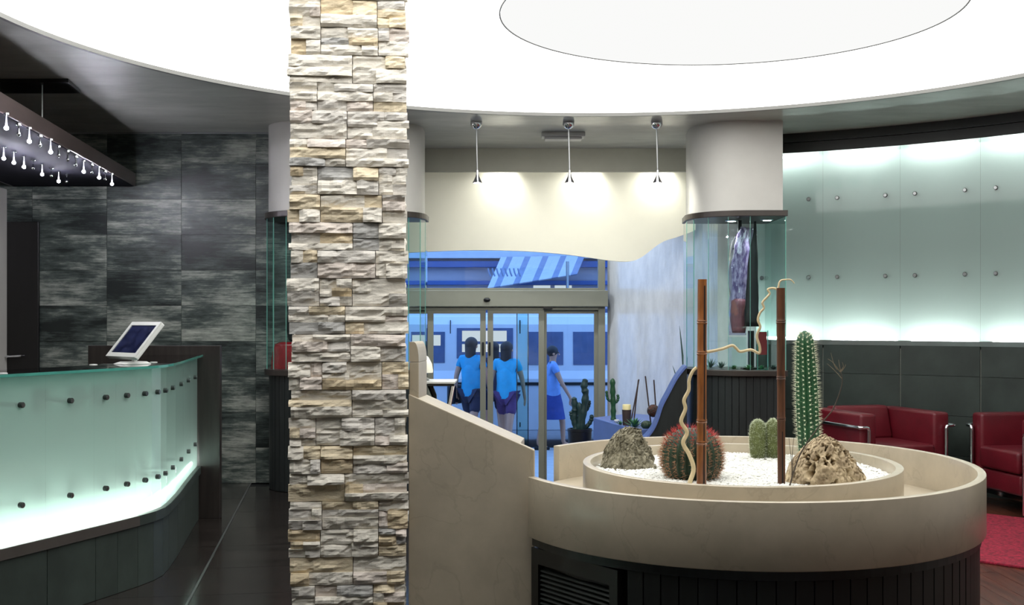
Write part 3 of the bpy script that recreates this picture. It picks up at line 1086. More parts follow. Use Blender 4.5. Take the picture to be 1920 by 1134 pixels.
z = .10
while z < BAND - .10:
    piece('louvre', lv, vent, (gm.x + gn.x * .01, gm.y + gn.y * .01, z), math.atan2(gu.y, gu.x), M['bracket'])
    z += .016

# white gravel ---------------------------------------------------
gi = ccw(ell(.652, .572, 64))
gv = MB().prism(gi, TROUGH + .002, GRAVEL - .006)
def pebble(mb, c, r, rg):
    a = rg.uniform(0, 6.28); ca, sa_ = math.cos(a), math.sin(a)
    pts = [(1, 0, 0), (0, .8, .1), (-1, 0, .1), (0, -.8, 0), (.1, .1, .7), (0, 0, -.6)]
    vs = []
    for x, y, z in pts:
        k = rg.uniform(.75, 1.2) * r
        vs.append((c[0] + (x * ca - y * sa_) * k * 1.3, c[1] + (x * sa_ + y * ca) * k, c[2] + z * k))
    mb.add(vs, [(0, 1, 4), (1, 2, 4), (2, 3, 4), (3, 0, 4), (1, 0, 5), (2, 1, 5), (3, 2, 5), (0, 3, 5)])
for k in range(9000):
    t = R.uniform(0, 6.283); rr = math.sqrt(R.random())
    c = EC + ma * (.648 * rr * math.cos(t)) + mi * (.568 * rr * math.sin(t))
    hz = .006 * noise.noise(Vector((c.x * 6, c.y * 6, 0)))
    pebble(gv, (c.x, c.y, GRAVEL + hz - .002), R.uniform(.004, .0075), R)
M['gravel'] = mat('white_gravel', srgb(228, 228, 222), .7, var=.08, scale=60)
tag(gv.build('white_gravel', M['gravel']), 'bright white gravel filling the inner ring of the round planter', 'gravel', kind='stuff')

# rocks ------------------------------------------------------------
def rock(name, label, c, rx, ry, h, m, seed, pits, shape, rough=1.0):
    bm = bmesh.new()
    bmesh.ops.create_icosphere(bm, subdivisions=6, radius=1)
    rg = random.Random(seed)
    holes = []
    for k in range(pits):
        v = Vector((rg.uniform(-1, 1), rg.uniform(-1.2, -.1), rg.uniform(.02, .9))).normalized()
        holes.append((v, rg.uniform(.04, .085)))
    for v in bm.verts:
        d = v.co.normalized()
        n1 = noise.fractal(d * 1.5 + Vector((seed, 0, 0)), 1.0, 2.0, 4)
        n2 = noise.fractal(d * 6 + Vector((0, seed, 0)), .9, 2.0, 4)
        n3 = noise.noise(d * 22 + Vector((seed, seed, 0)))
        n2 *= rough
        k = 1 + .10 * n1 + .045 * n2 + .02 * n3
        for hv, hr in holes:
            q = (d - hv).length
            if q < hr:
                k -= .75 * (1 - (q / hr) ** 5)
        zz = max(0, d.z)
        w = shape(zz)
        v.co = Vector((d.x * rx * k, d.y * ry * k, 0))
        hxy = math.hypot(d.x, d.y)
        if d.z > 0:
            s_ = w / max(hxy, .05)
            v.co = Vector((d.x * s_ * rx * k, d.y * s_ * ry * k, zz * h * (.9 + .25 * (k - 1) + .1)))
            v.co += Vector((.012 * n2, .012 * n3, .010 * n2))
        else:
            v.co = Vector((d.x / max(hxy, .05) * rx * k * min(1, hxy * 1.2), d.y / max(hxy, .05) * ry * k * min(1, hxy * 1.2), -.02))
    me = bpy.data.meshes.new(name)
    bm.to_mesh(me); bm.free()
    for p in me.polygons:
        p.use_smooth = True
    o = link(name, me, m)
    o.location = c
    tag(o, label, 'rock')
    return o
M['rock_l'] = mat('grey_green_rock', srgb(74, 70, 52), .9, col2=srgb(166, 160, 138), scale=26, ramp=(.3, .66), bump=.9, bscale=45, detail=9)
M['rock_r'] = mat('tan_porous_rock', srgb(104, 84, 60), .9, col2=srgb(206, 186, 152), scale=20, ramp=(.3, .62), bump=.8, bscale=50, detail=9)
rock('lumpy_rock', 'grey-green lumpy rock at the left end of the white gravel', (.462, 4.60, GRAVEL - .006), .118, .085, .163, M['rock_l'], 3, 0, lambda z: (1 - .58 * z) * math.sqrt(max(0, 1 - z ** 9)))
rock('porous_rock', 'tan porous rock full of dark holes at the right of the gravel', (1.135, 4.17, GRAVEL - .006), .140, .10, .178, M['rock_r'], 21, 40, lambda z: (1 - z ** 1.6) * .78 + .24 * (1 - z ** 6) if z < 1 else 0, .45)

# barrel cactus ----------------------------------------------------
def ribbed(prof, c, ribs, depth, seg_per=6, lean=(0, 0)):
    n = ribs * seg_per
    vs, fs = [], []
    hmax = prof[-1][1]
    for r, z in prof:
        for k in range(n):
            t = 2 * math.pi * k / n
            rr = r * (1 - depth + depth * (abs(math.cos(ribs * t / 2)) ** .7) * 1.0)
            vs.append((c[0] + rr * math.cos(t) + lean[0] * z, c[1] + rr * math.sin(t) + lean[1] * z, c[2] + z))
    m = len(prof)
    for i in range(m - 1):
        for k in range(n):
            k2 = (k + 1) % n
            fs.append((i * n + k, i * n + k2, (i + 1) * n + k2, (i + 1) * n + k))
    fs.append(tuple(range((m - 1) * n, m * n)))
    return MB().add(vs, fs)
def spine(mb, p, d, L, r=.0009):
    d = d.normalized()
    a = d.orthogonal().normalized() * r; b = d.cross(a).normalized() * r
    t = p + d * L
    mb.add([p + a, p - a * .5 + b * .87, p - a * .5 - b * .87, t], [(0, 1, 3), (1, 2, 3), (2, 0, 3)])
M['cactus_dark'] = mat('dark_green_cactus', srgb(40, 62, 44), .55, var=.25, scale=20)
M['cactus_green'] = mat('green_cactus', srgb(28, 74, 42), .5, var=.2, scale=18)
M['cactus_furry'] = mat('furry_pale_cactus', srgb(90, 98, 56), .9, var=.25, scale=40, bump=.5, bscale=140)
M['spine_tan'] = mat('tan_spines', srgb(176, 138, 108), .6, var=.15)
M['spine_red'] = mat('red_spines', srgb(186, 66, 62), .55, var=.2)
M['spine_white'] = mat('white_spines', srgb(216, 216, 190), .6, var=.1)
M['areole'] = mat('white_areoles', srgb(206, 214, 186), .9, var=.1)
bc = Vector((.672, 4.285, GRAVEL - .004))
bar = thing('barrel_cactus', 'round dark barrel cactus with reddish spines behind the left bamboo', 'cactus', bc)
BR, BH = .112, .195
bprof = [(BR * math.sin(math.acos(max(-1, min(1, 1 - 2 * (.16 + .84 * i / 18))))) * 1.0, BH * i / 18) for i in range(18)] + [(.014, BH - .006)]
ribbed(bprof, bc, 22, .17).build('body', M['cactus_dark'], bar, smooth=True)
st_, sr_ = MB(), MB()
for rib in range(22):
    t = 2 * math.pi * rib / 22
    for j in range(1, 18):
        r, z = bprof[j]
        r2, z2 = bprof[min(j + 1, 18)]
        out = Vector((math.cos(t), math.sin(t), 0)) * (z2 - z + .004) + Vector((0, 0, 1)) * max(0, (r - r2))
        out.normalize()
        p = bc + Vector((r * math.cos(t), r * math.sin(t), z))
        for q in range(7):
            dv = out + Vector((R.uniform(-.8, .8), R.uniform(-.8, .8), R.uniform(-.6, .8)))
            spine(sr_ if z > BH * .80 or (z > BH * .62 and R.random() < .4) else st_, p, dv, R.uniform(.014, .03), .0011)
st_.build('tan_spines', M['spine_tan'], bar)['kind'] = 'stuff'
sr_.build('red_spines', M['spine_red'], bar)['kind'] = 'stuff'

# furry twin cactus ------------------------------------------------
tc = Vector((1.082, 4.90, GRAVEL - .004))
tw_ = thing('twin_furry_cactus', 'pale furry cactus with two rounded lobes near the right bamboo', 'cactus', tc)
fur = MB()
for s_, hh in ((-.031, .168), (.033, .172)):
    c = tc + Vector((s_, 0, 0))
    pf_ = [(.026, 0), (.033, .02), (.036, .06), (.037, .10), (.034, .13), (.026, .15), (.014, .162), (.003, hh)]
    ribbed(pf_, c, 18, .05, 4).build('lobe', M['cactus_furry'], tw_, smooth=True)
    for k in range(1500):
        i = R.randrange(0, 7); u = R.random(); t = R.uniform(0, 6.283)
        r = pf_[i][0] + (pf_[i + 1][0] - pf_[i][0]) * u; z = pf_[i][1] + (pf_[i + 1][1] - pf_[i][1]) * u
        p = c + Vector((r * math.cos(t), r * math.sin(t), z))
        spine(fur, p, Vector((math.cos(t) + R.uniform(-.7, .7), math.sin(t) + R.uniform(-.7, .7), R.uniform(-.2, .9))), R.uniform(.005, .011), .0005)
fur.build('woolly_hairs', M['areole'], tw_)['kind'] = 'stuff'

# column cactus ----------------------------------------------------
cc = Vector((1.224, 4.72, GRAVEL - .004))
colc = thing('column_cactus', 'tall green columnar cactus with rows of white spines behind the tan rock', 'cactus', cc)
CHH = .548
cprof = []
for i in range(30):
    u = i / 29
    r = .040 + .008 * math.sin(math.pi * min(1, u * 1.1)) - .004 * u
    if u > .90:
        r *= math.sqrt(max(.02, 1 - ((u - .90) / .10) ** 2))
    cprof.append((r, CHH * u))
ln = (-.035, 0)
ribbed(cprof, cc, 12, .20, 8, ln).build('body', M['cactus_green'], colc, smooth=True)
ar, sp = MB(), MB()
for rib in range(12):
    t = 2 * math.pi * rib / 12
    for j in range(30):
        z = CHH * (j + (.5 if rib % 2 else 0)) / 30
        u = z / CHH
        r = .040 + .008 * math.sin(math.pi * min(1, u * 1.1)) - .004 * u
        if u > .90:
            r *= math.sqrt(max(.02, 1 - ((u - .90) / .10) ** 2))
        p = cc + Vector((r * math.cos(t) + ln[0] * z, r * math.sin(t), z))
        out = Vector((math.cos(t), math.sin(t), .15 if u < .93 else 1.2)).normalized()
        ar.ball(p, .0034, 6, 4)
        for q in range(6):
            dv = out + Vector((R.uniform(-.6, .6), R.uniform(-.6, .6), R.uniform(-.5, .6)))
            spine(sp, p, dv, R.uniform(.010, .024), .0008)
ar.build('areoles', M['areole'], colc)['kind'] = 'stuff'
sp.build('white_spines', M['spine_white'], colc)['kind'] = 'stuff'

# bamboo canes -----------------------------------------------------
M['bamboo'] = mat('brown_bamboo', srgb(104, 58, 26), .38, col2=srgb(150, 92, 44), scale=7, stretch=(7, 7, .7), coat=.2)
M['bamboo_d'] = mat('dark_bamboo', srgb(58, 34, 22), .5, col2=srgb(104, 62, 34), scale=7, stretch=(7, 7, .7))
M['bamboo_slit'] = mat('bamboo_hollow', srgb(30, 18, 12), .8, var=.2)
def cane(name, label, x0, x1, y, top, r0, r1, nodes, m, slit):
    base = Vector((x0, y, GRAVEL - .03))
    t = thing(name, label, 'bamboo', Vector((x0, y, GRAVEL)))
    H_ = top - base.z
    zs = sorted(set([0, 1] + [n_ + e for n_ in nodes for e in (-.012, -.004, 0, .004, .012)] + [i / 14 for i in range(15)]))
    prof_ = []
    for z in zs:
        r = r0 + (r1 - r0) * z
        k = 1.0
        for n_ in nodes:
            if abs(z - n_) < .0005:
                k = .97
            elif abs(abs(z - n_) - .004) < .001:
                k = 1.14
        prof_.append((z, r * k))
    pts = [(x0 + (x1 - x0) * z, y, base.z + H_ * z) for z, r in prof_]
    MB().tube(pts, [r for z, r in prof_], 16).build('cane', m, t, smooth='auto')
    for (z0, z1, dxx, w) in slit:
        a = Vector((x0 + (x1 - x0) * z0 + dxx, y, base.z + H_ * z0)); b = Vector((x0 + (x1 - x0) * z1 + dxx, y, base.z + H_ * z1))
        rr = r0 + (r1 - r0) * z0
        yy = y - math.sqrt(max(0, rr * rr - dxx * dxx)) - .0006
        MB().add([(a.x - w, yy, a.z), (a.x + w, yy, a.z), (b.x + w * .6, yy, b.z), (b.x - w * .6, yy, b.z), (a.x - w, yy + .004, a.z), (a.x + w, yy + .004, a.z), (b.x + w * .6, yy + .004, b.z), (b.x - w * .6, yy + .004, b.z)],
                 [(0, 1, 2, 3), (7, 6, 5, 4), (0, 4, 5, 1), (3, 2, 6, 7), (0, 3, 7, 4), (1, 5, 6, 2)]).build('split', M['bamboo_slit'], t)
    return t
cane('bamboo_cane', 'brown split bamboo cane in front of the round barrel cactus', .679, .682, 4.11, 1.456, .0178, .0165, (.235, .335, .655, .80), M['bamboo'], [(.01, .33, .006, .0032), (.34, .65, .0065, .003), (.66, .97, .006, .004)])
cane('bamboo_cane', 'dark bamboo cane with a curly twig at its top, left of the column cactus', .966, .963, 4.11, 1.425, .0135, .0155, (.36, .56, .835), M['bamboo_d'], [(.01, .30, .001, .0035)])

# curly willow twigs -----------------------------------------------
M['willow'] = mat('pale_curly_willow', srgb(206, 188, 148), .55, var=.1, scale=30)
def smooth_px(pts, depth):
    return [at(q.x, q.y, depth) for q in cr(pts, 6)]
k_ = 3.239
wl = [(1090 + x / k_, 580 + y / k_) for x, y in [(655, 1075), (662, 1040), (682, 965), (655, 880), (618, 810), (642, 745), (606, 680), (632, 605), (624, 550), (652, 490), (655, 430), (675, 378), (700, 352)]]
w1 = MB().tube(smooth_px(wl, 4.085), [.0085 - .003 * i / 73 for i in range(73)], 10).build('curly_willow_twig', M['willow'], smooth='auto')
tag(w1, 'thick pale wavy willow twig leaning up against the left bamboo cane', 'twig')
wl2 = [(1090 + x / k_, 580 + y / k_) for x, y in [(735, 262), (800, 252), (860, 238), (915, 219), (940, 235), (965, 256), (1030, 245), (1078, 265), (1084, 230), (1066, 165), (1080, 120)]]
k8 = 3.783
wl2 += [(1390 + x / k8, 400 + y / k8) for x, y in [(125, 830), (134, 800), (118, 755), (132, 705), (160, 670), (150, 632), (182, 594), (201, 568), (188, 540), (215, 530), (246, 533)]]
pts2 = smooth_px(wl2, 4.13)
w2 = thing('curly_willow_spray', 'thin pale wavy willow twig strung between the two bamboo canes', 'twig', (pts2[0].x, 4.13, GRAVEL))
MB().tube(pts2, [.0055 - .0018 * i / (len(pts2) - 1) for i in range(len(pts2))], 8).build('stem', M['willow'], w2, smooth='auto')
wl3 = [(1390 + x / k8, 400 + y / k8) for x, y in [(250, 545), (264, 520), (270, 490), (285, 474), (310, 470), (345, 469), (362, 480), (376, 496)]]
pts3 = smooth_px(wl3, 4.12)
MB().tube(pts3, [.004 - .0022 * i / (len(pts3) - 1) for i in range(len(pts3))], 8).build('tip', M['willow'], w2, smooth='auto')

# dry branch at the tan rock ---------------------------------------
M['dry'] = mat('dry_branch', srgb(70, 60, 50), .8, var=.2, scale=30)
M['dry_tip'] = mat('pale_dry_tips', srgb(120, 108, 88), .8, var=.2, scale=30)
db = at(1478, 905, 4.03)
br = thing('dry_branch', 'thin bare branch rising past the tan rock towards the red armchair', 'branch', Vector((db.x, 4.03, GRAVEL)))
k7 = 3.436
main = [(1360 + x / k7, 600 + y / k7) for x, y in [(415, 1065), (440, 980), (475, 880), (520, 800), (570, 730), (640, 640), (690, 580), (725, 500), (750, 420), (752, 365), (740, 330)]]
mp_ = smooth_px(main, 4.03)
MB().tube(mp_, [.0028 - .0014 * i / (len(mp_) - 1) for i in range(len(mp_))], 6).build('stem', M['dry'], br)
for tw2 in ([(740, 335), (715, 300), (690, 270), (660, 250)], [(745, 335), (735, 290), (730, 255)], [(748, 330), (770, 300), (775, 285)], [(722, 320), (700, 285), (680, 210)], [(750, 375), (700, 320), (655, 280)],
            [(505, 830), (495, 790), (502, 775)], [(430, 1000), (425, 900), (410, 760)], [(435, 1000), (432, 860), (442, 755)], [(740, 330), (760, 300), (752, 270)]):
    q = smooth_px([(1360 + x / k7, 600 + y / k7) for x, y in tw2], 4.03)
    MB().tube(q, [.0014 - .0007 * i / (len(q) - 1) for i in range(len(q))], 5).build('twig', M['dry_tip'] if tw2[0][0] > 700 else M['dry'], br)

# ================================================================== RECEPTION COUNTER
cp = [(-3.02, 2.70), (-2.88, 3.02), (-2.74, 3.33), (-2.60, 3.65), (-2.47, 3.96), (-2.355, 4.24), (-2.25, 4.53), (-2.143, 4.80), (-2.04, 5.06), (-1.93, 5.347), (-1.877, 5.489), (-1.826, 5.632), (-1.789, 5.765), (-1.778, 5.885), (-1.792, 6.03), (-1.843, 6.37), (-1.914, 6.767), (-1.981, 7.15), (-2.048, 7.55)]
ct = thing('reception_counter', 'curved reception counter with glowing green frosted glass front and slate base', 'counter', (-2.3, 5.6, 0))
# travelling away from the viewer, the room is on the right
cin = offset(cp, -.012)
MB().ribbon(offset(cp, -.03), 0, .30, 0, -.30).build('plinth', M['grout_dark'], ct, fix=True)
bt = offset(cp, -.014)
for i in range(len(bt) - 1):
    MB().ribbon([Vector(bt[i]).lerp(Vector(bt[i + 1]), .006), Vector(bt[i]).lerp(Vector(bt[i + 1]), .994)], .002, .296, 0, -.015).build('base_tile', M['slate'], ct, fix=True)
M['ledge_br'] = mat('brushed_bronze_ledge', srgb(96, 90, 86), .35, metal=.6, var=.06)
MB().ribbon(cp[:12], .300, .350, 0, -.20).build('ledge', M['ledge_br'], ct, fix=True, bevel=.002)
MB().ribbon(cp[11:], .300, .350, 0, -.20).build('ledge', M['slate'], ct, fix=True, bevel=.002)
gpath = offset(cp, -.024)
GT = 1.066
for i in range(len(gpath) - 1):
    a_ = Vector(gpath[i]); b_ = Vector(gpath[i + 1])
    g = MB().ribbon([a_.lerp(b_, .0008), b_.lerp(a_, .0008)], .352, GT, 0, -.010).build('frosted_pane', M['frost'], ct, fix=True)
    one_side_frosted(g)
    u = (b_ - a_).normalized()
    rz = math.atan2(u.y, u.x) + math.pi / 2 + math.pi / 2 + math.pi / 2
    nrm = Vector((u.y, -u.x))
    c = a_.lerp(b_, .47)
    for z in (.515, .945):
        # standoff stub in front, bracket rod behind; block enlarged to imitate its shadow
        p = c + nrm * .0005
        q_ = MB().tube([(p.x, p.y, z), (p.x + nrm.x * .018, p.y + nrm.y * .018, z)], .0125, 14).build('standoff', M['bracket'], g, smooth='auto')
        MB().tube([(p.x + nrm.x * .0182, p.y + nrm.y * .0182, z), (p.x + nrm.x * .021, p.y + nrm.y * .021, z)], .010, 14).build('standoff_cap', M['steel'], g)
        p = c - nrm * .012
        MB().tube([(p.x, p.y, z), (p.x - nrm.x * .16, p.y - nrm.y * .16, z)], .011, 10).build('bracket_rod', M['bracket'], g)
        p2 = c - nrm * .172
        MB().obox((p2.x, p2.y), u, .042, nrm, .006, z - .045, z + .045).build('bracket_shadow_block', M['bracket'], g)
MB().ribbon(gpath, .352, GT - .002, -.185, -.20).build('white_backing', M['backwhite'], ct, fix=True)
MB().ribbon(offset(gpath, -.19), 0, 1.0, -.02, -.05).build('inner_carcass', M['wenge'], ct, fix=True)
lp = offset(gpath, -.10)
for i in range(len(lp) - 1):
    a_ = Vector(lp[i]); b_ = Vector(lp[i + 1])
    a_, b_ = a_.lerp(b_, .03), b_.lerp(a_, .03)
    MB().tube([(a_.x, a_.y, .368), (b_.x, b_.y, .368)], .013, 8).build('light_tube', M['counter_light'], ct)
M['top_glass'] = clear_glass('counter_top_glass', (.42, .62, .58, 1), 1.5, boost=1.6)
M['top_edge'] = mat('teal_glass_edge', srgb(70, 140, 128), .12, var=.1)
tp = offset(cp, .012)
MB().ribbon(tp, 1.070, 1.082, 0, -.36).build('glass_top', M['top_glass'], ct, fix=True)
MB().ribbon(tp, 1.0695, 1.0825, .0015, -.0005).build('glass_top_edge', M['top_edge'], ct, fix=True)
for xp, yp in ((5, 700), (175, 683.5), (233, 679), (288, 679), (310, 662.5), (357, 661.5)):
    q = onh(xp, yp, 1.083)
    MB().lathe([(.020, 0), (.020, .002), (.016, .003)], (q.x, q.y, 1.0825), 18).build('top_disc', M['white_plastic'], ct)
MB().box(-2.80, -1.928, 7.57, 7.62, 0, 1.142).build('end_panel', M['wenge'], ct, bevel=.003)
MB().ribbon(offset(cp, -.20), 1.06, 1.0695, 0, -.14).build('top_bearer', M['wenge'], ct, fix=True)

# small white screen on the counter ----------------------------------
mc = Vector((-2.035, 5.96, 1.0835))
mo = thing('touch_screen', 'small white-framed display tilted back on the glass counter top', 'screen', mc, math.radians(-44))
tau = math.radians(40)
def scr(x, l, t):
    """x across, l up the leaning screen, t out of its face"""
    return (x, .0 + l * math.sin(tau) - t * math.cos(tau), .034 + l * math.cos(tau) + t * math.sin(tau))
def scr_box(x0, x1, l0, l1, t0, t1):
    vs = [scr(x, l, t) for t in (t0, t1) for (x, l) in ((x0, l0), (x1, l0), (x1, l1), (x0, l1))]
    return MB().add(vs, [(0, 1, 2, 3), (7, 6, 5, 4), (0, 4, 5, 1), (1, 5, 6, 2), (2, 6, 7, 3), (3, 7, 4, 0)])
SW, SL = .155, .235
loc_part('housing', scr_box(-SW, SW, 0, SL, -.022, 0), M['white_plastic'], mo, fix=True, bevel=.005)
bz = MB()
for (a1, a2, b1, b2) in ((-SW, SW, 0, .026), (-SW, SW, SL - .024, SL), (-SW, -SW + .022, .026, SL - .024), (SW - .022, SW, .026, SL - .024)):
    b8 = scr_box(a1, a2, b1, b2, 0, .006)
    bz.add(b8.v, b8.f)
loc_part('bezel', bz, M['white_plastic'], mo, fix=True)
M['lcd'] = mat('dim_blue_screen', srgb(14, 18, 38), .15, col2=srgb(40, 46, 80), scale=14)
_n = M['lcd'].node_tree.nodes['Principled BSDF']
_n.inputs['Emission Color'].default_value = srgb(30, 42, 110); _n.inputs['Emission Strength'].default_value = .05
loc_part('display', scr_box(-SW + .022, SW - .022, .026, SL - .024, .0005, .002), M['lcd'], mo, fix=True)
loc_part('foot', MB().add([(-.02, -.03, 0), (.10, -.03, 0), (.10, .12, 0), (-.02, .12, 0), (-.0, -.0, .012), (.09, .0, .012), (.09, .10, .012), (0, .10, .012)], [(3, 2, 1, 0), (4, 5, 6, 7), (0, 1, 5, 4), (1, 2, 6, 5), (2, 3, 7, 6), (3, 0, 4, 7)]), M['white_plastic'], mo)
loc_part('neck', MB().tube([(.05, .05, .010), (.05, .06, .05), (.04, .085, .10)], .014, 10), M['white_plastic'], mo, smooth='auto')

# ================================================================== LAMP CANOPY OVER THE RECEPTION
cn = thing('lamp_canopy', 'suspended dark canopy with rows of bright little lamps over the reception', 'light fixture', (-3.2, 7.0, 2.38))
CZ = 2.38
def edge_x(y):
    return -2.64 - .117 * (y - 5.96)
poly = [(edge_x(2.6), 2.6), (edge_x(9.20), 9.20), (edge_x(9.20) - 1.0, 9.20), (edge_x(2.6) - 1.0, 2.6)]
MB().prism(poly, CZ + .004, CZ + .106).build('panel', M['canopy'], cn, bevel=.003)
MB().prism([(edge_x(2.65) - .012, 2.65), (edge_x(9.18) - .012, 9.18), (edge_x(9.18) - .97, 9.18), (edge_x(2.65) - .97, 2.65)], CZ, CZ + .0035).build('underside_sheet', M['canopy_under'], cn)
lit1 = [(12, 240), (55, 265), (95, 285), (157, 322), (186, 333), (210, 345)]
dim1 = [(35, 258), (75, 278), (110, 297), (127, 305), (142, 314), (172, 328), (197, 340)]
lit2 = [(7, 297), (26, 305), (45, 313), (79, 327), (110, 340)]
dim2 = [(62, 320), (96, 334), (125, 345)]
lamp_me = MB().lathe([(.002, 0), (.003, -.035), (.006, -.060), (.009, -.078), (.007, -.086), (.002, -.090)], seg=12).mesh('glow_capsule', smooth=True)  # drawn-out glowing shape imitates the glow trailing up from each bulb
lamp_core = MB().ball((0, 0, -.078), .0115, 12, 8).mesh('bulb', smooth=True)
cap_me = MB().lathe([(.014, 0), (.014, -.010), (.006, -.014)], seg=12).mesh('lamp_holder', smooth='auto')
unl_me = MB().lathe([(.004, -.012), (.005, -.045), (.011, -.055), (.011, -.062), (.004, -.070)], seg=12).mesh('unlit_capsule', smooth=True)
for lst, lit in ((lit1, 1), (dim1, 0), (lit2, 1), (dim2, 0)):
    for (x, y) in lst:
        q = onh(x, y, CZ - .078)
        h_ = piece('lamp_holder', cap_me, cn, (q.x, q.y, CZ - .0003), 0, M['chrome'])
        if lit:
            piece('glow_capsule', lamp_me, h_, (q.x, q.y, CZ - .001), 0, M['bulb_glow'])
            piece('bulb', lamp_core, h_, (q.x, q.y, CZ), 0, M['bulb'])
        else:
            piece('unlit_capsule', unl_me, h_, (q.x, q.y, CZ), 0, M['chrome'])
rx_ = at(79, 190, 7.25)
for (x, y) in ((rx_.x, 7.25), (rx_.x - .5, 7.25), (rx_.x + .35, 4.0), (rx_.x - .15, 4.0)):
    MB().tube([(x, y, CZ + .10), (x, y, H_C)], .005, 8).build('hanging_rod', M['steel'], cn)
a1, a2, a3 = onh(128, 147, H_C), onh(151, 168, H_C), onh(-60, 163, H_C)
bpnl = MB().prism([(a1.x, a1.y), (a2.x, a2.y), (-4.4, a2.y + .02), (-4.4, a1.y + .02)], H_C - .025, H_C - .0005).build('ceiling_mounting_plate', M['black'], bevel=.003)
tag(bpnl, 'long black plate on the ceiling above the lamp canopy', 'plate')

# ================================================================== PENDANT SPOTS AND EMERGENCY LIGHT
for k, (xb, xc) in enumerate(((893, 895), (1066, 1068), (1231, 1233))):
    y = 8.74
    x = (xb - CX) / FPX * y
    xt = (xc - CX) / FPX * y
    pd = thing('pendant_spot', 'chrome cone pendant lamp, %s of three in front of the cream panel' % ('leftmost', 'middle', 'rightmost')[k], 'pendant lamp', (x, y, H_C), group='pendant spots at the entrance')
    MB().ball((x, y, H_C - .012), .045, 20, 12, sz=.95).build('ceiling_ball', M['chrome'], pd, smooth=True)
    zc = EYE + (600 - 322) / FPX * y
    zb = EYE + (600 - 343) / FPX * y
    MB().tube([(x, y, H_C - .05), (xt, y, zc)], .0055, 8).build('stem', M['steel'], pd, smooth='auto')
    MB().lathe([(.037, zb - zc), (.034, zb - zc + .008), (.014, -.035), (.009, -.01), (.008, .012)], (xt, y, zc), 20).build('cone', M['chrome'], pd, smooth='auto')
    MB().lathe([(.028, zb - zc - .001), (.028, zb - zc + .0005)], (xt, y, zc), 16).build('lens', M['spot_glow'], pd)
    ld = bpy.data.lights.new('pendant_lamp', 'SPOT')
    ld.energy = 30; ld.color = (1, .985, .91); ld.spot_size = math.radians(130); ld.spot_blend = 1.0; ld.shadow_soft_size = .03
    lo = bpy.data.objects.new('lamp', ld); COL.objects.link(lo); lo.parent = pd
    lo.location = Vector((xt, y, zb - .012)) - pd.location
    lo.rotation_euler = Vector((.1, 1.0, -.35)).to_track_quat('-Z', 'Y').to_euler()
q = at(1056, 262, 9.25)
em = thing('emergency_light', 'flat white emergency light fixed to the ceiling behind the middle pendant', 'emergency light', (q.x, 9.25, H_C))
MB().box(q.x - .175, q.x + .175, 9.20, 9.36, H_C - .035, H_C).build('housing', M['white_plastic'], em, bevel=.006)
MB().box(q.x - .15, q.x + .15, 9.215, 9.345, H_C - .055, H_C - .0355).build('diffuser', M['white_plastic'], em, bevel=.006)

# ================================================================== ARMCHAIRS AND RUG
def armchair(label, loc, rotz):
    """local: front faces -y, origin on the floor in the middle"""
    t = thing('armchair', label, 'armchair', loc, rotz, group='red leather armchairs by the curved wall')
    W, D, HA = .74, .70, .65
    lea = M['leather']
    for s in (-1, 1):
        x0, x1 = sorted((s * (W / 2 - .005), s * (W / 2 - .135)))
        loc_part('arm_cushion', MB().box(x0, x1, -D / 2 + .02, D / 2 - .02, .13, HA), lea, t, bevel=.022, seg=3, smooth='auto')
    loc_part('back_cushion', MB().add([(-.232, D / 2 - .20, .42), (.232, D / 2 - .20, .42), (.232, D / 2 - .01, .42), (-.232, D / 2 - .01, .42), (-.232, D / 2 - .135, HA + .012), (.232, D / 2 - .135, HA + .012), (.232, D / 2 - .01, HA + .012), (-.232, D / 2 - .01, HA + .012)],
             [(0, 3, 2, 1), (4, 5, 6, 7), (0, 1, 5, 4), (1, 2, 6, 5), (2, 3, 7, 6), (3, 0, 4, 7)]), lea, t, bevel=.022, seg=3, smooth='auto')
    loc_part('seat_cushion', MB().box(-.232, .232, -D / 2 + .0, D / 2 - .02, .275, .425), lea, t, bevel=.022, seg=3, smooth='auto')
    loc_part('lower_cushion', MB().box(-.232, .232, -D / 2 + .02, D / 2 - .03, .13, .270), lea, t, bevel=.02, seg=3, smooth='auto')
    for s in (-1, 1):
        xo = s * (W / 2 + .018); xi = s * (W / 2 - .055)
        yf, yb = -D / 2 - .008, D / 2 + .015
        pts = [(xi, yf, 0), (xi, yf, .535), (xi + s * .006, yf, .553), (xi + s * .02, yf, .558), (xo - s * .02, yf, .558), (xo - s * .005, yf + .006, .558), (xo, yf + .02, .558), (xo, yb, .558), (xo, yb, .54), (xo, yb, 0)]
        loc_part('tube_frame', MB().tube(pts, .0125, 10), M['chrome'], t, smooth='auto')
    loc_part('back_rail', MB().tube([(-W / 2 - .018, D / 2 + .015, .558), (W / 2 + .018, D / 2 + .015, .558)], .0125, 10), M['chrome'], t, smooth='auto')
    fr = MB()
    for y in (-D / 2 + .03, D / 2 - .03):
        fr.box(-W / 2, W / 2, y - .012, y + .012, .10, .128)
    for s in (-1, 1):
        fr.box(s * (W / 2 - .03) - .012, s * (W / 2 - .03) + .012, -D / 2, D / 2, .10, .128)
    loc_part('seat_frame', fr, M['chrome'], t)
    return t
def chair_pose(front_left, front_right):
    a = Vector(front_left); b = Vector(front_right)
    u = (b - a).normalized()
    fwd = Vector((u.y, -u.x))
    c = (a + b) / 2 - fwd * .355
    return (c.x, c.y, 0), math.atan2(u.y, u.x)
l1, r1 = chair_pose((2.505, 8.02), (3.09, 8.19))
armchair('red leather armchair with chrome tubes facing the planter, left of the two', l1, r1)
l2, r2 = chair_pose((3.285, 8.20), (3.385, 7.56))
armchair('red leather armchair cut by the right picture edge, turned sideways', l2, r2)
ru = Vector((.72, -.694)); rn = Vector((.694, .72))
rc = Vector((2.62, 6.1)) + rn * .77 + ru * .6
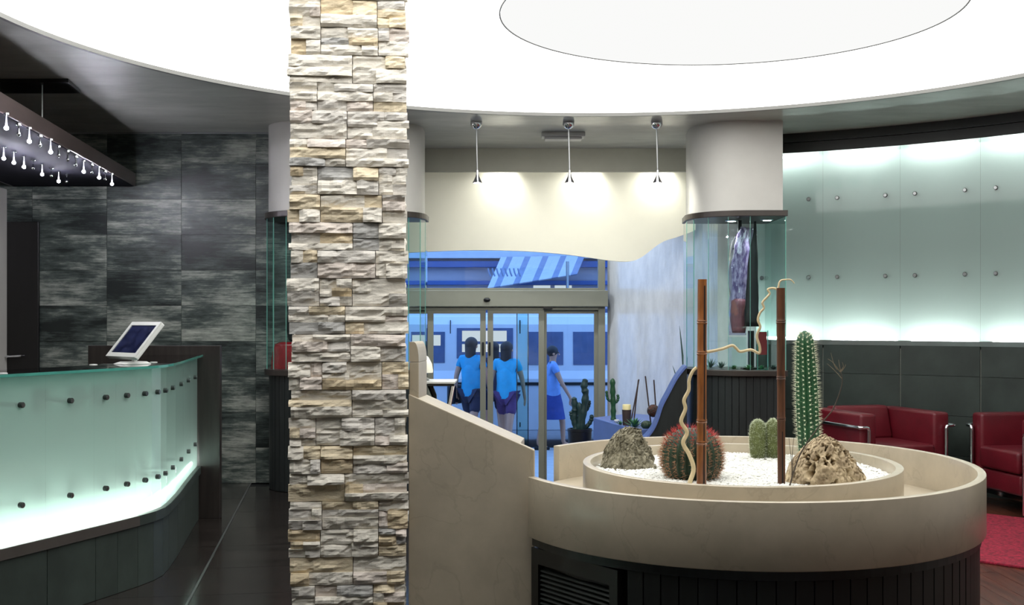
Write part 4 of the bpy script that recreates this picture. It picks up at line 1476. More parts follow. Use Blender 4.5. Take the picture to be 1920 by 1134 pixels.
rg_ = MB().obox(rc, ru, 1.45, rn, .77, 0.0, .014).build('red_rug', M['rug'], fix=True, bevel=.004)
tag(rg_, 'crimson textured rug on the floor in front of the armchairs', 'rug')

# ================================================================== ENTRANCE LEDGE, PARAPET AND PLANTS
M['street_blue'] = mat('street_light_blue', srgb(92, 112, 172), .35, var=.06, scale=6)  # blue street light painted into the colour of coping and plinth
wp = [(1288, 689), (1283, 694), (1270, 711), (1255, 739), (1243, 762), (1236, 784), (1229, 801), (1220, 815), (1206, 829), (1190, 838)]
WY = 8.93
pts = cr(wp, 4)
vsv = []
for p in pts:
    q = at(p.x, p.y, WY)
    vsv += [(q.x, WY, STREET), (q.x, WY, q.z), (q.x, WY + .16, q.z), (q.x, WY + .16, STREET)]
fsv = []
for i in range(len(pts) - 1):
    for k in range(4):
        fsv.append((4 * i + k, 4 * i + 4 + k, 4 * i + 4 + (k + 1) % 4, 4 * i + (k + 1) % 4))
m_ = len(vsv)
fsv += [(0, 1, 2, 3), (m_ - 1, m_ - 2, m_ - 3, m_ - 4)]
cpw = thing('curved_stair_cheek', 'low dark wall with a swooping curved top left of the right showcase', 'low wall', (1.2, WY + .08, STREET))
MB().add(vsv, fsv).build('cheek_body', M['slat'], cpw, fix=True)
capv, capf = [], []
for p in pts:
    q = at(p.x, p.y, WY)
    capv += [(q.x, WY - .012, q.z + .001), (q.x - .006, WY - .012, q.z + .018), (q.x - .006, WY + .172, q.z + .018), (q.x, WY + .172, q.z + .001)]
for i in range(len(pts) - 1):
    for k in range(4):
        capf.append((4 * i + k, 4 * i + 4 + k, 4 * i + 4 + (k + 1) % 4, 4 * i + (k + 1) % 4))
capf += [(0, 1, 2, 3), (m_ - 1, m_ - 2, m_ - 3, m_ - 4)]
MB().add(capv, capf).build('curved_coping', M['street_blue'], cpw, fix=True)
LZ = .40
ledge = MB().prism([(.76, 10.72), (1.16, 11.2), (1.58, 10.75), (1.60, 9.75), (1.02, 9.52)], STREET, LZ).build('plant_ledge', M['street_blue'], bevel=.006)
tag(ledge, 'low plinth with blue street light painted into its colour, carrying small plants beside the entrance wall', 'plinth')

M['cactus_blue'] = mat('dark_blue_green_cactus', srgb(30, 58, 58), .55, var=.25, scale=18)
M['agave'] = mat('agave_leaf', srgb(62, 118, 76), .45, var=.25, scale=10)
M['snake'] = mat('dark_spiky_leaf', srgb(52, 76, 70), .5, var=.2, scale=10)
M['pot'] = mat('dark_pot', srgb(24, 26, 32), .4, var=.1)
M['wax'] = mat('cream_wax', srgb(228, 214, 160), .5, var=.03)
M['stick'] = mat('dark_stick', srgb(62, 48, 46), .6, var=.1)
M['wicker'] = mat('brown_wicker', srgb(92, 48, 34), .7, var=.35, scale=40, bump=.6, bscale=60)

def stalk(mb, pts, r, ribs=6, lumps=0):
    """rounded cactus arm"""
    p = cr([tuple(q) for q in pts], 5)
    n_ = len(p)
    rr = []
    for i in range(n_):
        u = i / (n_ - 1)
        k = 1.0
        if u > .85:
            k = math.sqrt(max(.05, 1 - ((u - .85) / .15) ** 2 * .93))
        if u < .06:
            k = .8
        if lumps:
            k *= 1 + .16 * math.sin(u * lumps)
        rr.append(r * k)
    mb.tube(p, rr, 10)
# tall dark cactus in its pot
pcx = at(1087, 803, 11.35)
pot = thing('potted_dark_cactus', 'dark lumpy many-armed cactus in a black pot before the right door panel', 'potted plant', (pcx.x, 11.35, STREET))
ph = pcx.z
MB().lathe([(.085, STREET), (.09, STREET + .02), (.118, ph - .03), (.122, ph - .028), (.122, ph), (.108, ph), (.106, ph - .02)], (pcx.x, 11.35, 0), 24).build('pot', M['pot'], pot, smooth='auto')
MB().lathe([(.104, ph - .03), (.104, ph - .022)], (pcx.x, 11.35, 0), 20).build('soil', M['base_dark'], pot)
arms = [([(1090, 806), (1094, 770), (1098, 740), (1095, 725), (1098, 710)], .034), ([(1080, 806), (1077, 785), (1078, 765), (1076, 744)], .032), ([(1092, 806), (1104, 795), (1109, 785), (1109, 777)], .022), ([(1085, 806), (1088, 780), (1086, 754)], .028), ([(1078, 800), (1072, 780), (1071, 770)], .022), ([(1099, 770), (1104, 758), (1104, 750)], .02)]
for k, (a_, r) in enumerate(arms):
    m_b = MB()
    stalk(m_b, [at(x, y, 11.35 + .03 * ((k % 3) - 1)) for x, y in a_], r, lumps=34)
    m_b.build('arm', M['cactus_blue'], pot, smooth='auto')
# small saguaro
sgc = onh(1150, 787, LZ)
sg = thing('small_saguaro', 'small green saguaro cactus with two stubby arms on the plinth', 'cactus', sgc)
D_ = sgc.y
for a_, r in (([(1150, 789), (1150, 765), (1149, 735), (1148.5, 709)], .024), ([(1150, 752), (1141, 750), (1138, 742), (1137, 732)], .012), ([(1151, 756), (1157, 752), (1159, 746), (1158, 739)], .013)):
    m_b = MB(); stalk(m_b, [at(x, y, D_) for x, y in a_], r, lumps=30)
    m_b.build('arm', M['cactus_green'], sg, smooth='auto')
# candle in a dark holder
cd = onh(1175, 797, LZ)
ca = thing('candle_holder', 'cream candle in a dark tapered holder on the plinth', 'candle', cd)
MB().lathe([(.032, 0), (.034, .01), (.041, .13), (.041, .135), (.037, .135)], cd, 20).build('holder', M['stick'], ca, smooth='auto')
MB().lathe([(.036, .1), (.037, .175), (.033, .18), (.006, .178)], cd, 20).build('candle', M['wax'], ca, smooth='auto')
# agave rosette
def leaf_mb(mb, p, d, L, w, droop=.0):
    """a thick tapering leaf from p along d"""
    d = d.normalized()
    s_ = d.cross(Vector((0, 0, 1)))
    s_ = s_.normalized() if s_.length > 1e-4 else Vector((1, 0, 0))
    up = s_.cross(d).normalized()
    rows_ = []
    vs, fs = [], []
    n_ = 5
    for i in range(n_):
        u = i / n_
        c = p + d * L * u + Vector((0, 0, -droop * u * u * L))
        ww = w * (1 - u ** 1.6) * (.7 + .6 * min(u * 3, 1) * .5)
        vs += [c - s_ * ww, c + up * ww * .18, c + s_ * ww, c - up * ww * .28]
    tip = len(vs)
    vs.append(p + d * L + Vector((0, 0, -droop * L)))
    for i in range(n_ - 1):
        for k in range(4):
            fs.append((4 * i + k, 4 * i + (k + 1) % 4, 4 * i + 4 + (k + 1) % 4, 4 * i + 4 + k))
    b = 4 * (n_ - 1)
    fs += [(b + k, b + (k + 1) % 4, tip) for k in range(4)]
    fs.append((3, 2, 1, 0))
    mb.add(vs, fs)
def rosette(name, label, c, L, w, n_, m):
    t = thing(name, label, 'succulent', c)
    for k in range(n_):
        a_ = k * 2.399
        el = .25 + 1.1 * k / n_
        mb = MB()
        leaf_mb(mb, c + Vector((0, 0, .004)), Vector((math.cos(a_) * math.cos(el), math.sin(a_) * math.cos(el), math.sin(el))), L * (1 - .35 * k / n_), w)
        mb.build('leaf', m, t, smooth='auto')
    return t
ac = Vector((at(1190, 800, 9.72).x, 9.72, LZ))
rosette('agave_rosette', 'spiky green agave rosette beside the candle on the plinth', ac, .125, .017, 20, M['agave'])
ac2 = onh(1163, 797, LZ)
rosette('small_succulent', 'small low succulent rosette at the foot of the little saguaro', Vector((ac2.x, ac2.y, LZ)), .06, .010, 12, M['agave'])
bb = at(1212, 803, 9.64)
sbc = thing('small_ball_cactus', 'small dark round cactus beside the agave on the plinth', 'cactus', Vector((bb.x, bb.y, LZ)))
ribbed([(.030, 0), (.044, .015), (.048, .03), (.042, .05), (.024, .062), (.004, .066)], (bb.x, bb.y, LZ), 14, .12, 4).build('body', M['cactus_dark'], sbc, smooth=True)
wh = onh(1153, 791, LZ)
tag(MB().lathe([(.012, 0), (.020, .006), (.024, .02), (.019, .026), (.006, .027)], (wh.x + .01, wh.y - .06, LZ), 14).build('pale_pebble_cup', M['white_plastic'], smooth='auto'), 'tiny pale cup in front of the little saguaro', 'cup')
# decorative sticks
for k, ((xb, yb), (xt, yt), lab) in enumerate((((1185, 780), (1198, 711), 'dark slanting stick on the plinth, leaning right beside the candle'), ((1189, 785), (1197, 712), 'second dark slanting stick beside the candle, nearly touching the first'),
                                            ((1221, 800), (1210, 705), 'long dark stick left of the wicker ball'), ((1232, 800), (1226, 712), 'dark upright stick right behind the wicker ball'))):
    D_ = 9.72 if k > 1 else 9.85
    a_, b_ = at(xb, yb, D_), at(xt, yt, D_)
    k2 = (a_.z - LZ) / (b_.z - a_.z)
    a2_ = a_ - (b_ - a_) * k2
    tag(MB().tube([a2_, b_], .006, 8).build('decorative_stick', M['stick']), lab, 'stick', group='dark sticks on the plinth')
wbp = at(1225, 770, 9.66)
wb = MB()
wb.ball(wbp, .050, 18, 12)
wbo = thing('wicker_ball', 'brown wicker ball stuck on the dark sticks above the plinth', 'ball', wbp)
wb.build('ball', M['wicker'], wbo, smooth=True)
for k in range(16):
    ax = Vector((R.uniform(-1, 1), R.uniform(-1, 1), R.uniform(-1, 1))).normalized()
    o1 = ax.orthogonal().normalized(); o2 = ax.cross(o1)
    MB().tube([wbp + (o1 * math.cos(t * .3927) + o2 * math.sin(t * .3927)) * .0515 for t in range(17)], .003, 5).build('cane_strand', M['stick'], wbo)
# upright spiky leaves by the curved wall
spk = thing('spiky_leaf_plant', 'a few long dark pointed leaves rising behind the curved low wall', 'plant', (1.46, 10.06, LZ))
for (xb, yb), (xm, ym), (xt, yt), w in (((1284, 735), (1280, 670), (1274, 610), .014), ((1278, 745), (1270, 712), (1261, 685), .010), ((1290, 740), (1287, 700), (1289, 668), .011), ((1274, 748), (1268, 738), (1261, 735), .007)):
    D_ = 9.86
    p3 = [at(xb, yb, D_), at(xm, ym, D_), at(xt, yt, D_)]
    root = Vector((p3[0].x, D_ + .2, LZ))
    q = cr([tuple(root)] + [tuple(v) for v in p3], 5)
    MB().tube(q, [w * (1 - (i / (len(q) - 1)) ** 2.2) + .0006 for i in range(len(q))], 6).build('leaf', M['snake'], spk, smooth='auto')
sp_pot = MB().lathe([(.06, 0), (.075, .09), (.07, .09)], (1.46, 10.06, LZ), 18).build('pot', M['pot'], spk, smooth='auto')

# ================================================================== THINGS IN THE SHOWCASES
M['cello'] = clear_glass('crinkled_cellophane', (.86, .82, .95, 1), 1.7, rough=.08, boost=1.8)
M['lilac'] = mat('lilac_wrap', srgb(112, 96, 140), .25, col2=srgb(214, 206, 226), scale=26, ramp=(.4, .6), bump=.8, bscale=26, stretch=(1.6, 1.6, .6))
M['rosy'] = mat('rosy_paper', srgb(150, 92, 92), .5, var=.2, scale=16)
M['redcloth'] = mat('dark_red_cellophane', srgb(150, 24, 34), .25, var=.3, scale=9, bump=.5, bscale=18, coat=.4)
M['redcard'] = mat('red_card', srgb(170, 34, 44), .5, var=.08)
M['garment'] = mat('black_draped_cloth', srgb(16, 18, 24), .6, var=.3, scale=9)
SB = .931
def crumple(name, label, cat, rings, m, seed, amp=.014, seg=26):
    """a gathered, crinkled wrap: rings of (x, y, z, rx, ry)"""
    vs, fs = [], []
    for j, (x, y, z, rx, ry) in enumerate(rings):
        for k in range(seg):
            t = 2 * math.pi * k / seg
            e = 1 + amp * 8 * noise.noise(Vector((math.cos(t) * 2.3 + seed, math.sin(t) * 2.3, z * 9)))
            vs.append((x + rx * e * math.cos(t), y + ry * e * math.sin(t), z))
    n_ = len(rings)
    for j in range(n_ - 1):
        for k in range(seg):
            k2 = (k + 1) % seg
            fs.append((j * seg + k, j * seg + k2, (j + 1) * seg + k2, (j + 1) * seg + k))
    fs.append(tuple(range(seg - 1, -1, -1))); fs.append(tuple(range((n_ - 1) * seg, n_ * seg)))
    return MB().add(vs, fs)
def rings_px(rows_, depth, ry):
    out = []
    rows_ = sorted(rows_, key=lambda r: -r[0])
    for i in range(len(rows_) - 1):
        (y0, l0, r0), (y1, l1_, r1_) = rows_[i], rows_[i + 1]
        for k in range(5):
            t = k / 5
            y = y0 + (y1 - y0) * t; l = l0 + (l1_ - l0) * t; r = r0 + (r1_ - r0) * t
            a_ = at((l + r) / 2, y, depth)
            out.append((a_.x, depth, a_.z, max(.004, (r - l) / 2 / FPX * depth), max(.004, (r - l) / 2 / FPX * depth * ry)))
    y, l, r = rows_[-1]
    a_ = at((l + r) / 2, y, depth)
    out.append((a_.x, depth, a_.z, max(.004, (r - l) / 2 / FPX * depth), max(.004, (r - l) / 2 / FPX * depth * ry)))
    return out
bq = at(1388, 628, 8.95)
bo_ = thing('wrapped_bouquet', 'lilac bouquet in crinkled clear wrap on an acrylic stand in the right showcase', 'bouquet', (bq.x, 8.95, SB))
crumple('w', '', '', rings_px([(622, 1374, 1396), (590, 1371, 1398), (540, 1372, 1399), (500, 1372, 1401), (470, 1374, 1405), (445, 1380, 1402), (425, 1386, 1398)], 8.95, .8), M['lilac'], 4, .03).build('lilac_wrap', M['lilac'], bo_, smooth=True)
crumple('w', '', '', rings_px([(624, 1373, 1397), (600, 1370, 1400), (565, 1370, 1400), (560, 1374, 1396)], 8.94, .86), None, 14, .02).build('rosy_paper', M['rosy'], bo_, smooth=True)
MB().add(*(lambda c_: (c_.v, c_.f))(crumple('w', '', '', rings_px([(628, 1369, 1399), (560, 1367, 1402), (500, 1368, 1406), (450, 1374, 1412), (428, 1386, 1416)], 8.95, 1.0), None, 8, .035))).build('cellophane', M['cello'], bo_, smooth=True)
MB().tube([at(1377, 468, 8.95), at(1381, 455, 8.95), at(1386, 440, 8.95), at(1387, 420, 8.95), at(1387, 413, 8.95)], .016, 10).build('dark_ribbon', M['garment'], bo_, smooth='auto')
for (l, r, tpy) in ((1369, 1396, 632),):
    z1_ = at(l, tpy, 8.95).z
    xx0, xx1 = at(l, 640, 8.95).x, at(r, 640, 8.95).x
    MB().box(xx0, xx1, 8.88, 9.02, SB, z1_).build('acrylic_stand', M['vitrine_glass'], bo_)
gq = at(1408, 620, 8.86)
ga_ = thing('draped_black_garment', 'tall black draped cloth on a stand in the middle of the right showcase', 'garment', (gq.x, 8.86, SB))
crumple('g', '', '', rings_px([(612, 1396, 1424), (560, 1398, 1422), (500, 1402, 1421), (460, 1407, 1420), (436, 1413, 1419), (415, 1414, 1418)], 8.86, .5), None, 2, .02).build('cloth', M['garment'], ga_, smooth=True)
MB().box(gq.x - .02, gq.x + .02, 8.84, 8.88, SB, gq.z).build('stand', M['black'], ga_)
MB().box(gq.x - .07, gq.x + .07, 8.81, 8.91, SB, SB + .012).build('foot', M['black'], ga_)
pq = at(1419, 500, 9.10)
rcq = at(1430, 640, 8.76)
rcd = thing('red_card_stand', 'red card in a clear acrylic stand near the right end of the showcase', 'card', (rcq.x, 8.76, SB))
c0, c1 = at(1422, 665, 8.76), at(1438, 622, 8.76)
MB().box(c0.x, c1.x, 8.762, 8.766, c0.z, c1.z).build('card', M['redcard'], rcd)
MB().box(c0.x - .006, c1.x + .006, 8.752, 8.7605, SB, c1.z + .01).build('acrylic_front', M['vitrine_glass'], rcd)
MB().box(c0.x - .006, c1.x + .006, 8.752, 8.80, SB, SB + .004).build('acrylic_foot', M['glass_edge'], rcd)
MB().box(c0.x - .008, c0.x - .005, 8.75, 8.77, SB, c1.z + .01).build('acrylic_edge', M['glass_edge'], rcd)
MB().box(c1.x + .005, c1.x + .008, 8.75, 8.77, SB, c1.z + .01).build('acrylic_edge', M['glass_edge'], rcd)
for k, (xx, lab, L_) in enumerate(((1332, 'dark spiky aloe at the left end of the right showcase', .115), (1352, 'second spiky aloe in the right showcase, nearer the bouquet', .085), (1428, 'bright little green succulent under the red card', .05), (1450, 'low dark green succulent at the right end of the showcase', .055), (1404, 'flat green succulent before the black garment', .055), (1376, 'flat pale green succulent under the bouquet stand', .05))):
    D_ = 8.96 if k < 2 else 8.78
    if k == 0:
        D_ = 9.04
    q = at(xx, 690, D_)
    rosette('showcase_succulent', lab, Vector((q.x, D_, SB)), L_, .010 if k < 2 else .014, 12, M['snake'] if k in (0, 1, 3) else M['agave'])
# left showcase
lq = at(527, 690, 8.95)
lb_ = thing('red_wrapped_parcel', 'shiny dark red wrapped parcel in the left showcase', 'parcel', (lq.x, 8.95, SB))
crumple('p', '', '', rings_px([(697, 509, 560), (690, 508, 562), (660, 511, 562), (645, 515, 562), (641, 524, 555)], 8.95, .55), None, 5, .02).build('wrap', M['redcloth'], lb_, smooth=True)
rb = rings_px([(641, 541, 575), (620, 538, 580), (600, 540, 578), (570, 545, 572), (552, 550, 566)], 9.05, .8)
dv = thing('dark_vase', 'dark rounded vase standing behind the red parcel in the left showcase', 'vase', (rb[0][0], 9.05, SB))
MB().lathe([(.05, SB), (.05, rb[0][2])] + [(r_[3], r_[2]) for r_ in rb[1:]], (rb[5][0], 9.05, 0), 24).build('body', M['garment'], dv, smooth='auto')

# ================================================================== THE STREET
M['asphalt'] = mat('street_asphalt', srgb(120, 122, 128), .8, var=.12, scale=8)
M['paving'] = mat('pale_paving', srgb(176, 176, 178), .7, var=.08, scale=6)
M['van_paint'] = mat('white_van_paint', srgb(206, 210, 216), .25, var=.02, coat=.4)
M['van_glass'] = mat('dark_van_glass', srgb(84, 98, 130), .08, var=.1)
M['rubber'] = mat('black_rubber', srgb(18, 18, 20), .7, var=.1)
M['facade'] = mat('facade_plaster', srgb(176, 168, 176), .7, var=.06, scale=1.5)
M['facade_band'] = mat('facade_band_blue', srgb(64, 92, 150), .5, var=.08, scale=2)
M['awning'] = mat('awning_cloth', srgb(190, 196, 206), .6, var=.05)
M['awning_d'] = mat('awning_dark_stripe', srgb(128, 138, 164), .6, var=.08)
M['window_glow'] = emit('lit_window_and_van_glare', (.80, .88, 1.0), .8)
struct(MB().box(-9, 9, 12.1, 17.9, STREET - .1, STREET).build('floor_pavement', M['paving']), 'pale pavement outside the entrance', 'pavement')
struct(MB().box(-12, 12, 17.9, 24.5, STREET - .2, STREET - .1).build('floor_street', M['asphalt']), 'grey street behind the pavement', 'street')
# outside of our own building, so that the sky does not leak past it
struct(MB().box(-9, -2.1, 12.02, 12.3, STREET, 4.2).box(1.16, 9, 12.02, 12.3, STREET, 4.2).box(-2.1, 1.2, 12.1, 12.3, 2.32, 4.2).build('wall_outside', M['facade']), 'outer wall of the building either side of the doors', 'wall')

van = thing('parked_van', 'white van parked across the street behind the glass doors', 'van', (.2, 19.2, STREET - .1))
VY0, VY1 = 18.35, 20.2
VZ = STREET - .1
body = []
sec = [(0, .32), (0, 1.15), (.05, 1.28), (.13, 2.02), (.24, 2.16), (.50, 2.21)]
sec = [(VY0 + a_, VZ + b_) for a_, b_ in sec]
sec += [(VY0 + VY1 - y, z) for y, z in reversed(sec)]
vsv, fsv = [], []
for x in (-2.6, -2.52, 2.5, 2.62):
    for (y, z) in sec:
        k = 1.0
        if x in (-2.6, 2.62):
            yc = (VY0 + VY1) / 2
            y = yc + (y - yc) * .94; z = VZ + .32 + (z - VZ - .32) * .97
        vsv.append((x, y, z))
n_ = len(sec)
for j in range(3):
    for k in range(n_):
        k2 = (k + 1) % n_
        fsv.append((j * n_ + k, (j + 1) * n_ + k, (j + 1) * n_ + k2, j * n_ + k2))
fsv += [tuple(range(n_ - 1, -1, -1)), tuple(range(3 * n_, 4 * n_))]
MB().add(vsv, fsv).build('body', M['van_paint'], van, fix=True, bevel=.02)
def side(x0p, x1p, y0p, y1p, name, m, dep=.0, bev=.02):
    a_, b_ = at(x0p, y1p, VY0 + .02), at(x1p, y0p, VY0 + .08)
    def yy(z):
        h_ = z - VZ
        return VY0 + (.0 if h_ < 1.15 else (.05 * (h_ - 1.15) / .13 if h_ < 1.28 else .05 + .08 * (h_ - 1.28) / .74))
    z0, z1 = a_.z, b_.z
    vs = [(a_.x, yy(z0) - .010 - dep, z0), (b_.x, yy(z0) - .010 - dep, z0), (b_.x, yy(z1) - .010 - dep, z1), (a_.x, yy(z1) - .010 - dep, z1)]
    vs += [(x, y + .03, z) for x, y, z in vs]
    return MB().add(vs, [(0, 1, 2, 3), (7, 6, 5, 4), (0, 4, 5, 1), (1, 5, 6, 2), (2, 6, 7, 3), (3, 7, 4, 0)]).build(name, m, van, fix=True)
side(770, 834, 622, 680, 'side_window', M['van_glass'])
side(856, 962, 615, 672, 'side_window', M['van_glass'])
side(990, 1056, 622, 684, 'side_window', M['van_glass'])
side(1075, 1150, 622, 684, 'side_window', M['van_glass'])
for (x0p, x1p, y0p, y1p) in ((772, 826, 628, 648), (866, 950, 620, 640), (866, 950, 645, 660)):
    side(x0p, x1p, y0p, y1p, 'painted_glare_pane', M['window_glow'], .004)  # glowing panes imitate the light showing in the van windows
side(760, 1180, 716, 722, 'rub_strip', M['rubber'], .006)
side(843, 845, 600, 800, 'door_seam', M['rubber'], -.004)
side(974, 976, 600, 800, 'door_seam', M['rubber'], -.004)
side(948, 966, 690, 694, 'door_handle', M['rubber'], .012)
for xw in (-1.7, 1.75):
    for yw in (VY0 + .10, VY1 - .10):
        w_ = MB().lathe([(.16, -.1), (.30, -.1), (.33, -.07), (.33, .07), (.30, .1), (.16, .1)], (0, 0, 0), 24)
        me = w_.mesh('wheel', smooth='auto')
        me.transform(Matrix.Translation((xw, yw, VZ + .33)) @ Matrix.Rotation(math.radians(90), 4, 'X'))
        wo = link('wheel', me, M['rubber'], van)
        h_ = MB().lathe([(.04, -.09), (.15, -.08), (.15, .08), (.04, .09)], (0, 0, 0), 18).mesh('hub', smooth='auto')
        h_.transform(Matrix.Translation((xw, yw, VZ + .33)) @ Matrix.Rotation(math.radians(90), 4, 'X'))
        link('hub', h_, M['steel'], wo)

# building across the street with bands and awning
fy = 24.5
bld = thing('street_building', 'lilac-grey building with blue bands across the street', 'building', (0, fy, STREET - .1))
MB().box(-12, 12, fy, fy + .4, STREET - .1, 5.5).build('wall', M['facade'], bld)
def band(y0p, y1p, m, d, name='band', x0=-12, x1=12):
    a_, b_ = at(0, y1p, fy - d), at(0, y0p, fy - d)
    MB().box(x0, x1, fy - d, fy - .001, a_.z, b_.z).build(name, m, bld, bevel=.01)
band(489, 501, M['facade_band'], .18)
band(526, 534, M['facade_band'], .14)
band(470, 484, M['awning'], .25, 'cornice')
for xw in (-5.6, -3.4, -1.2, 1.6, 3.6):
    z0_ = STREET - .1 + .3
    w_ = MB().box(xw, xw + 1.5, fy - .06, fy - .001, z0_, 1.55).build('shop_window', M['van_glass'], bld)
    MB().box(xw + .06, xw + 1.44, fy - .07, fy - .061, z0_ + .06, 1.45).build('lit_pane', M['window_glow'], w_)
for xq in (1000, 1040):
    a_ = at(xq, 541, fy - .3); b_ = at(xq + 32, 535, fy - .3)
    MB().box(a_.x, b_.x, fy - .32, fy - .28, a_.z, b_.z).build('sign_light', M['window_glow'], bld)
aw = thing('striped_awning', 'pale sloping awning with dark ribs above the shop across the street', 'awning', (.4, 22.8, 1.9))
ay = 22.6
for k in range(14):
    x0_ = at(914 + k * 12, 500, ay).x; x1_ = at(914 + (k + 1) * 12, 500, ay).x
    zb_ = at(0, 540 - k * 1.9, ay).z; zt_ = at(0, 505 - k * .2, fy).z + .25
    MB().add([(x0_, ay, zb_), (x1_, ay, zb_ + .02), (x1_ + .25, fy - .3, zt_), (x0_ + .25, fy - .3, zt_), (x0_, ay + .02, zb_ - .02), (x1_, ay + .02, zb_), (x1_ + .25, fy - .3, zt_ - .03), (x0_ + .25, fy - .3, zt_ - .03)],
             [(0, 1, 2, 3), (7, 6, 5, 4), (0, 4, 5, 1), (1, 5, 6, 2), (2, 6, 7, 3), (3, 7, 4, 0)]).build('awning_strip', M['awning_d'] if k % 3 == 1 else M['awning'], aw, fix=True)
for k in range(8):
    xq = 915 + k * 8
    p3 = [at(xq, 503, 22.3), at(xq + 2, 511, 22.3), at(xq + 5, 518, 22.3)]
    MB().tube(p3, .018, 6).build('awning_rib', M['awning_d'], aw)
MB().tube([at(1064, 490, 22.5), at(1064, 600, 22.5), Vector((at(1064, 600, 22.5).x, 22.5, STREET - .1))], .03, 8).build('awning_pole', M['steel'], aw)

# ---------------------------------------------------------------- people on the pavement
def skin_mesh(name, verts, edges, radii, mat_, parent, sub=1):
    me = bpy.data.meshes.new(name)
    me.from_pydata(verts, edges, [])
    o = bpy.data.objects.new(name, me)
    COL.objects.link(o)
    md = o.modifiers.new('skin', 'SKIN')
    md.use_smooth_shade = True
    for i, r in enumerate(radii):
        sv = me.skin_vertices[0].data[i]
        sv.radius = r if isinstance(r, tuple) else (r, r)
        sv.use_root = (i == 0)
    sb = o.modifiers.new('sub', 'SUBSURF')
    sb.levels = sub; sb.render_levels = sub
    me.materials.append(mat_)
    o.parent = parent
    return o
M['skin'] = mat('skin', srgb(190, 140, 112), .55, var=.05)
M['hair'] = mat('dark_hair', srgb(30, 24, 24), .6, var=.2, scale=30)
def cloth(name, c):
    return mat(name, srgb(*c), .8, var=.08, scale=12)
def person(label, loc, rotz, h, shirt, lower, stride=.12, sleeve=.55, skirt=False, hair_long=True, bag=False, arm=.0):
    t = thing('person', label, 'person', loc, rotz, group='people walking past outside')
    k = h / 1.70
    V_ = {}
    J = [('pelvis', (0, 0, .92), .115), ('waist', (0, 0, 1.08), .10), ('chest', (0, .0, 1.26), .125), ('neckb', (0, 0, 1.42), .06), ('neck', (0, -.005, 1.47), .05), ('head', (0, -.015, 1.56), .085), ('crown', (0, -.01, 1.65), .07)]
    for s, n_ in ((-1, 'l'), (1, 'r')):
        sw = stride * s
        J += [('hip' + n_, (s * .09, 0, .86), .085), ('knee' + n_, (s * .095, -sw * .8, .48), .055), ('ank' + n_, (s * .095, -sw + .03, .09), .037), ('toe' + n_, (s * .10, -sw - .13, .03), .03),
              ('sh' + n_, (s * .17, 0, 1.38), .055), ('elb' + n_, (s * (.22), sw * .5 - arm * .06, 1.12 ), .04), ('wri' + n_, (s * .215, sw * .9 - arm * .22 - .04, .90 + arm * .22), .026), ('palm' + n_, (s * .215, sw * 1.0 - arm * .26 - .06, .83 + arm * .22), .028)]
        for f_ in range(5):
            pz = .83 + arm * .22; py = sw - arm * .26 - .06
            if f_ == 0:
                J += [('fa%s%d' % (n_, f_), (s * .200, py - .035, pz - .02), .0095), ('fb%s%d' % (n_, f_), (s * .197, py - .045, pz - .05), .008)]
            else:
                yy = py - .028 + .018 * f_ - .012
                L_ = (.0, .062, .075, .07, .055)[f_]
                J += [('fa%s%d' % (n_, f_), (s * .216, yy, pz - .045), .0095), ('fb%s%d' % (n_, f_), (s * .205, yy - .008, pz - .045 - L_), .008)]
    names = [j[0] for j in J]
    ix = {n_: i for i, n_ in enumerate(names)}
    ed = [('pelvis', 'waist'), ('waist', 'chest'), ('chest', 'neckb'), ('neckb', 'neck'), ('neck', 'head'), ('head', 'crown')]
    for n_ in 'lr':
        ed += [('pelvis', 'hip' + n_), ('hip' + n_, 'knee' + n_), ('knee' + n_, 'ank' + n_), ('ank' + n_, 'toe' + n_), ('chest', 'sh' + n_), ('sh' + n_, 'elb' + n_), ('elb' + n_, 'wri' + n_), ('wri' + n_, 'palm' + n_)]
        for f_ in range(5):
            ed += [('palm' + n_, 'fa%s%d' % (n_, f_)), ('fa%s%d' % (n_, f_), 'fb%s%d' % (n_, f_))]
    P_ = {j[0]: Vector(j[1]) * k for j in J}
    skin_mesh('body', [P_[n_] for n_ in names], [(ix[a_], ix[b_]) for a_, b_ in ed], [j[2] * k for j in J], M['skin'], t)
    # nose, ears
    fc = P_['head']
    nb = MB().add([fc + Vector((-.014, -.088, -.02)) * k, fc + Vector((.014, -.088, -.02)) * k, fc + Vector((0, -.082, .028)) * k, fc + Vector((0, -.112, -.014)) * k], [(0, 1, 3), (1, 2, 3), (2, 0, 3), (0, 2, 1)])
    o = nb.build('nose', M['skin']); o.parent = t
    for s in (-1, 1):
        o = MB().ball(fc + Vector((s * .086, .005, 0)) * k, .02 * k, 8, 6, sx=.5).build('ear', M['skin'], smooth=True); o.parent = t
        o = MB().ball(fc + Vector((s * .032, -.080, .022)) * k, .010 * k, 8, 6).build('eye', M['hair'], smooth=True); o.parent = t
    o = MB().ball(fc + Vector((0, -.083, -.042)) * k, .018 * k, 8, 6, sx=1.2, sy=.4, sz=.3).build('mouth', M['redcloth'], smooth=True); o.parent = t
    hr = MB().ball(fc + Vector((0, .020, .045)) * k, .098 * k, 16, 10, sx=.98, sy=1.0, sz=.98)
    if hair_long:
        hr.lathe([(.05 * k, -.24 * k), (.085 * k, -.15 * k), (.09 * k, .02 * k)], fc + Vector((0, .045, .02)) * k, 14, 1, .62)
    o = hr.build('hair', M['hair'], smooth='auto'); o.parent = t
    # shirt
    sv = ['waist0', 'waist', 'chest', 'neckb']
    vv = [P_['pelvis'] + Vector((0, 0, .06)), P_['waist'], P_['chest'], P_['neckb'] - Vector((0, 0, .01)) * k]
    rr = [.128 * k, .118 * k, .142 * k, .07 * k]
    ee = [(0, 1), (1, 2), (2, 3)]
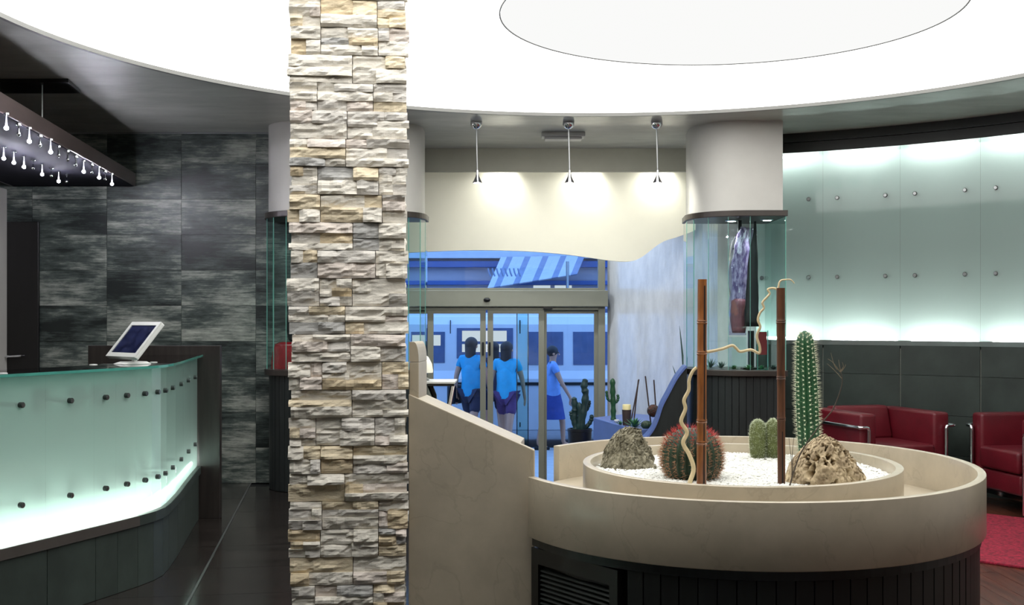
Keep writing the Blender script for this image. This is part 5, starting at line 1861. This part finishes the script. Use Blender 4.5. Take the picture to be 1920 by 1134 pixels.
    for n_ in 'lr':
        b_ = len(vv)
        vv += [P_['sh' + n_], P_['sh' + n_].lerp(P_['elb' + n_], sleeve)]
        rr += [.068 * k, .058 * k]
        ee += [(2, b_), (b_, b_ + 1)]
    skin_mesh('shirt', vv, ee, rr, shirt, t)
    o = MB().lathe([(.150 * k, .84 * k), (.152 * k, .90 * k), (.140 * k, 1.06 * k), (.148 * k, 1.22 * k), (.10 * k, 1.30 * k)], (0, 0, 0), 20, 1.08, .86).build('shirt_hem', shirt, smooth='auto'); o.parent = t
    if skirt:
        o = MB().lathe([(.25 * k, .50 * k), (.20 * k, .75 * k), (.135 * k, .98 * k), (.10 * k, 1.02 * k)], (0, 0, 0), 20, 1, .85).build('skirt', lower, smooth='auto'); o.parent = t
    else:
        vv = [P_['pelvis']]; rr = [.13 * k]; ee = []
        for n_ in 'lr':
            b_ = len(vv)
            vv += [P_['hip' + n_], P_['hip' + n_].lerp(P_['knee' + n_], .75)]
            rr += [.10 * k, .085 * k]
            ee += [(0, b_), (b_, b_ + 1)]
        skin_mesh('shorts', vv, ee, rr, lower, t)
    for n_ in 'lr':
        q = P_['ank' + n_]
        o = MB().box(q.x - .045 * k, q.x + .045 * k, q.y - .19 * k, q.y + .06 * k, .0, .05 * k).build('shoe', M['rubber'], bevel=.015); o.parent = t
    if bag:
        o = MB().box(.20 * k, .32 * k, -.10 * k, .18 * k, .72 * k, 1.0 * k).build('shoulder_bag', M['garment'], bevel=.03); o.parent = t
    return t
PYD = 17.1
def px_person(xpix, dep):
    return ((xpix - CX) / FPX * dep, dep, STREET)
tq = cloth('turquoise_cloth', (30, 150, 190)); tq2 = cloth('turquoise_cloth_b', (52, 170, 205)); dk = cloth('dark_cloth', (36, 34, 56)); pk = cloth('violet_cloth', (84, 52, 96)); lb2 = cloth('pale_blue_cloth', (120, 158, 214)); db2 = cloth('deep_blue_cloth', (44, 62, 130))
person('person in turquoise top and dark shorts left of the door handles', px_person(884, PYD), math.radians(150), 1.74, tq, dk, .14, bag=True)
person('person in dark clothes just right of the door handles', px_person(925, PYD + .85), math.radians(200), 1.66, dk, dk, .10)
person('person in pale turquoise top and violet shorts right of the door handles', px_person(950, PYD - .1), math.radians(160), 1.68, tq2, pk, .16)
person('person in blue top and skirt walking behind the right door panel', px_person(1036, PYD + .6), math.radians(95), 1.60, lb2, db2, .22, skirt=True, hair_long=False)
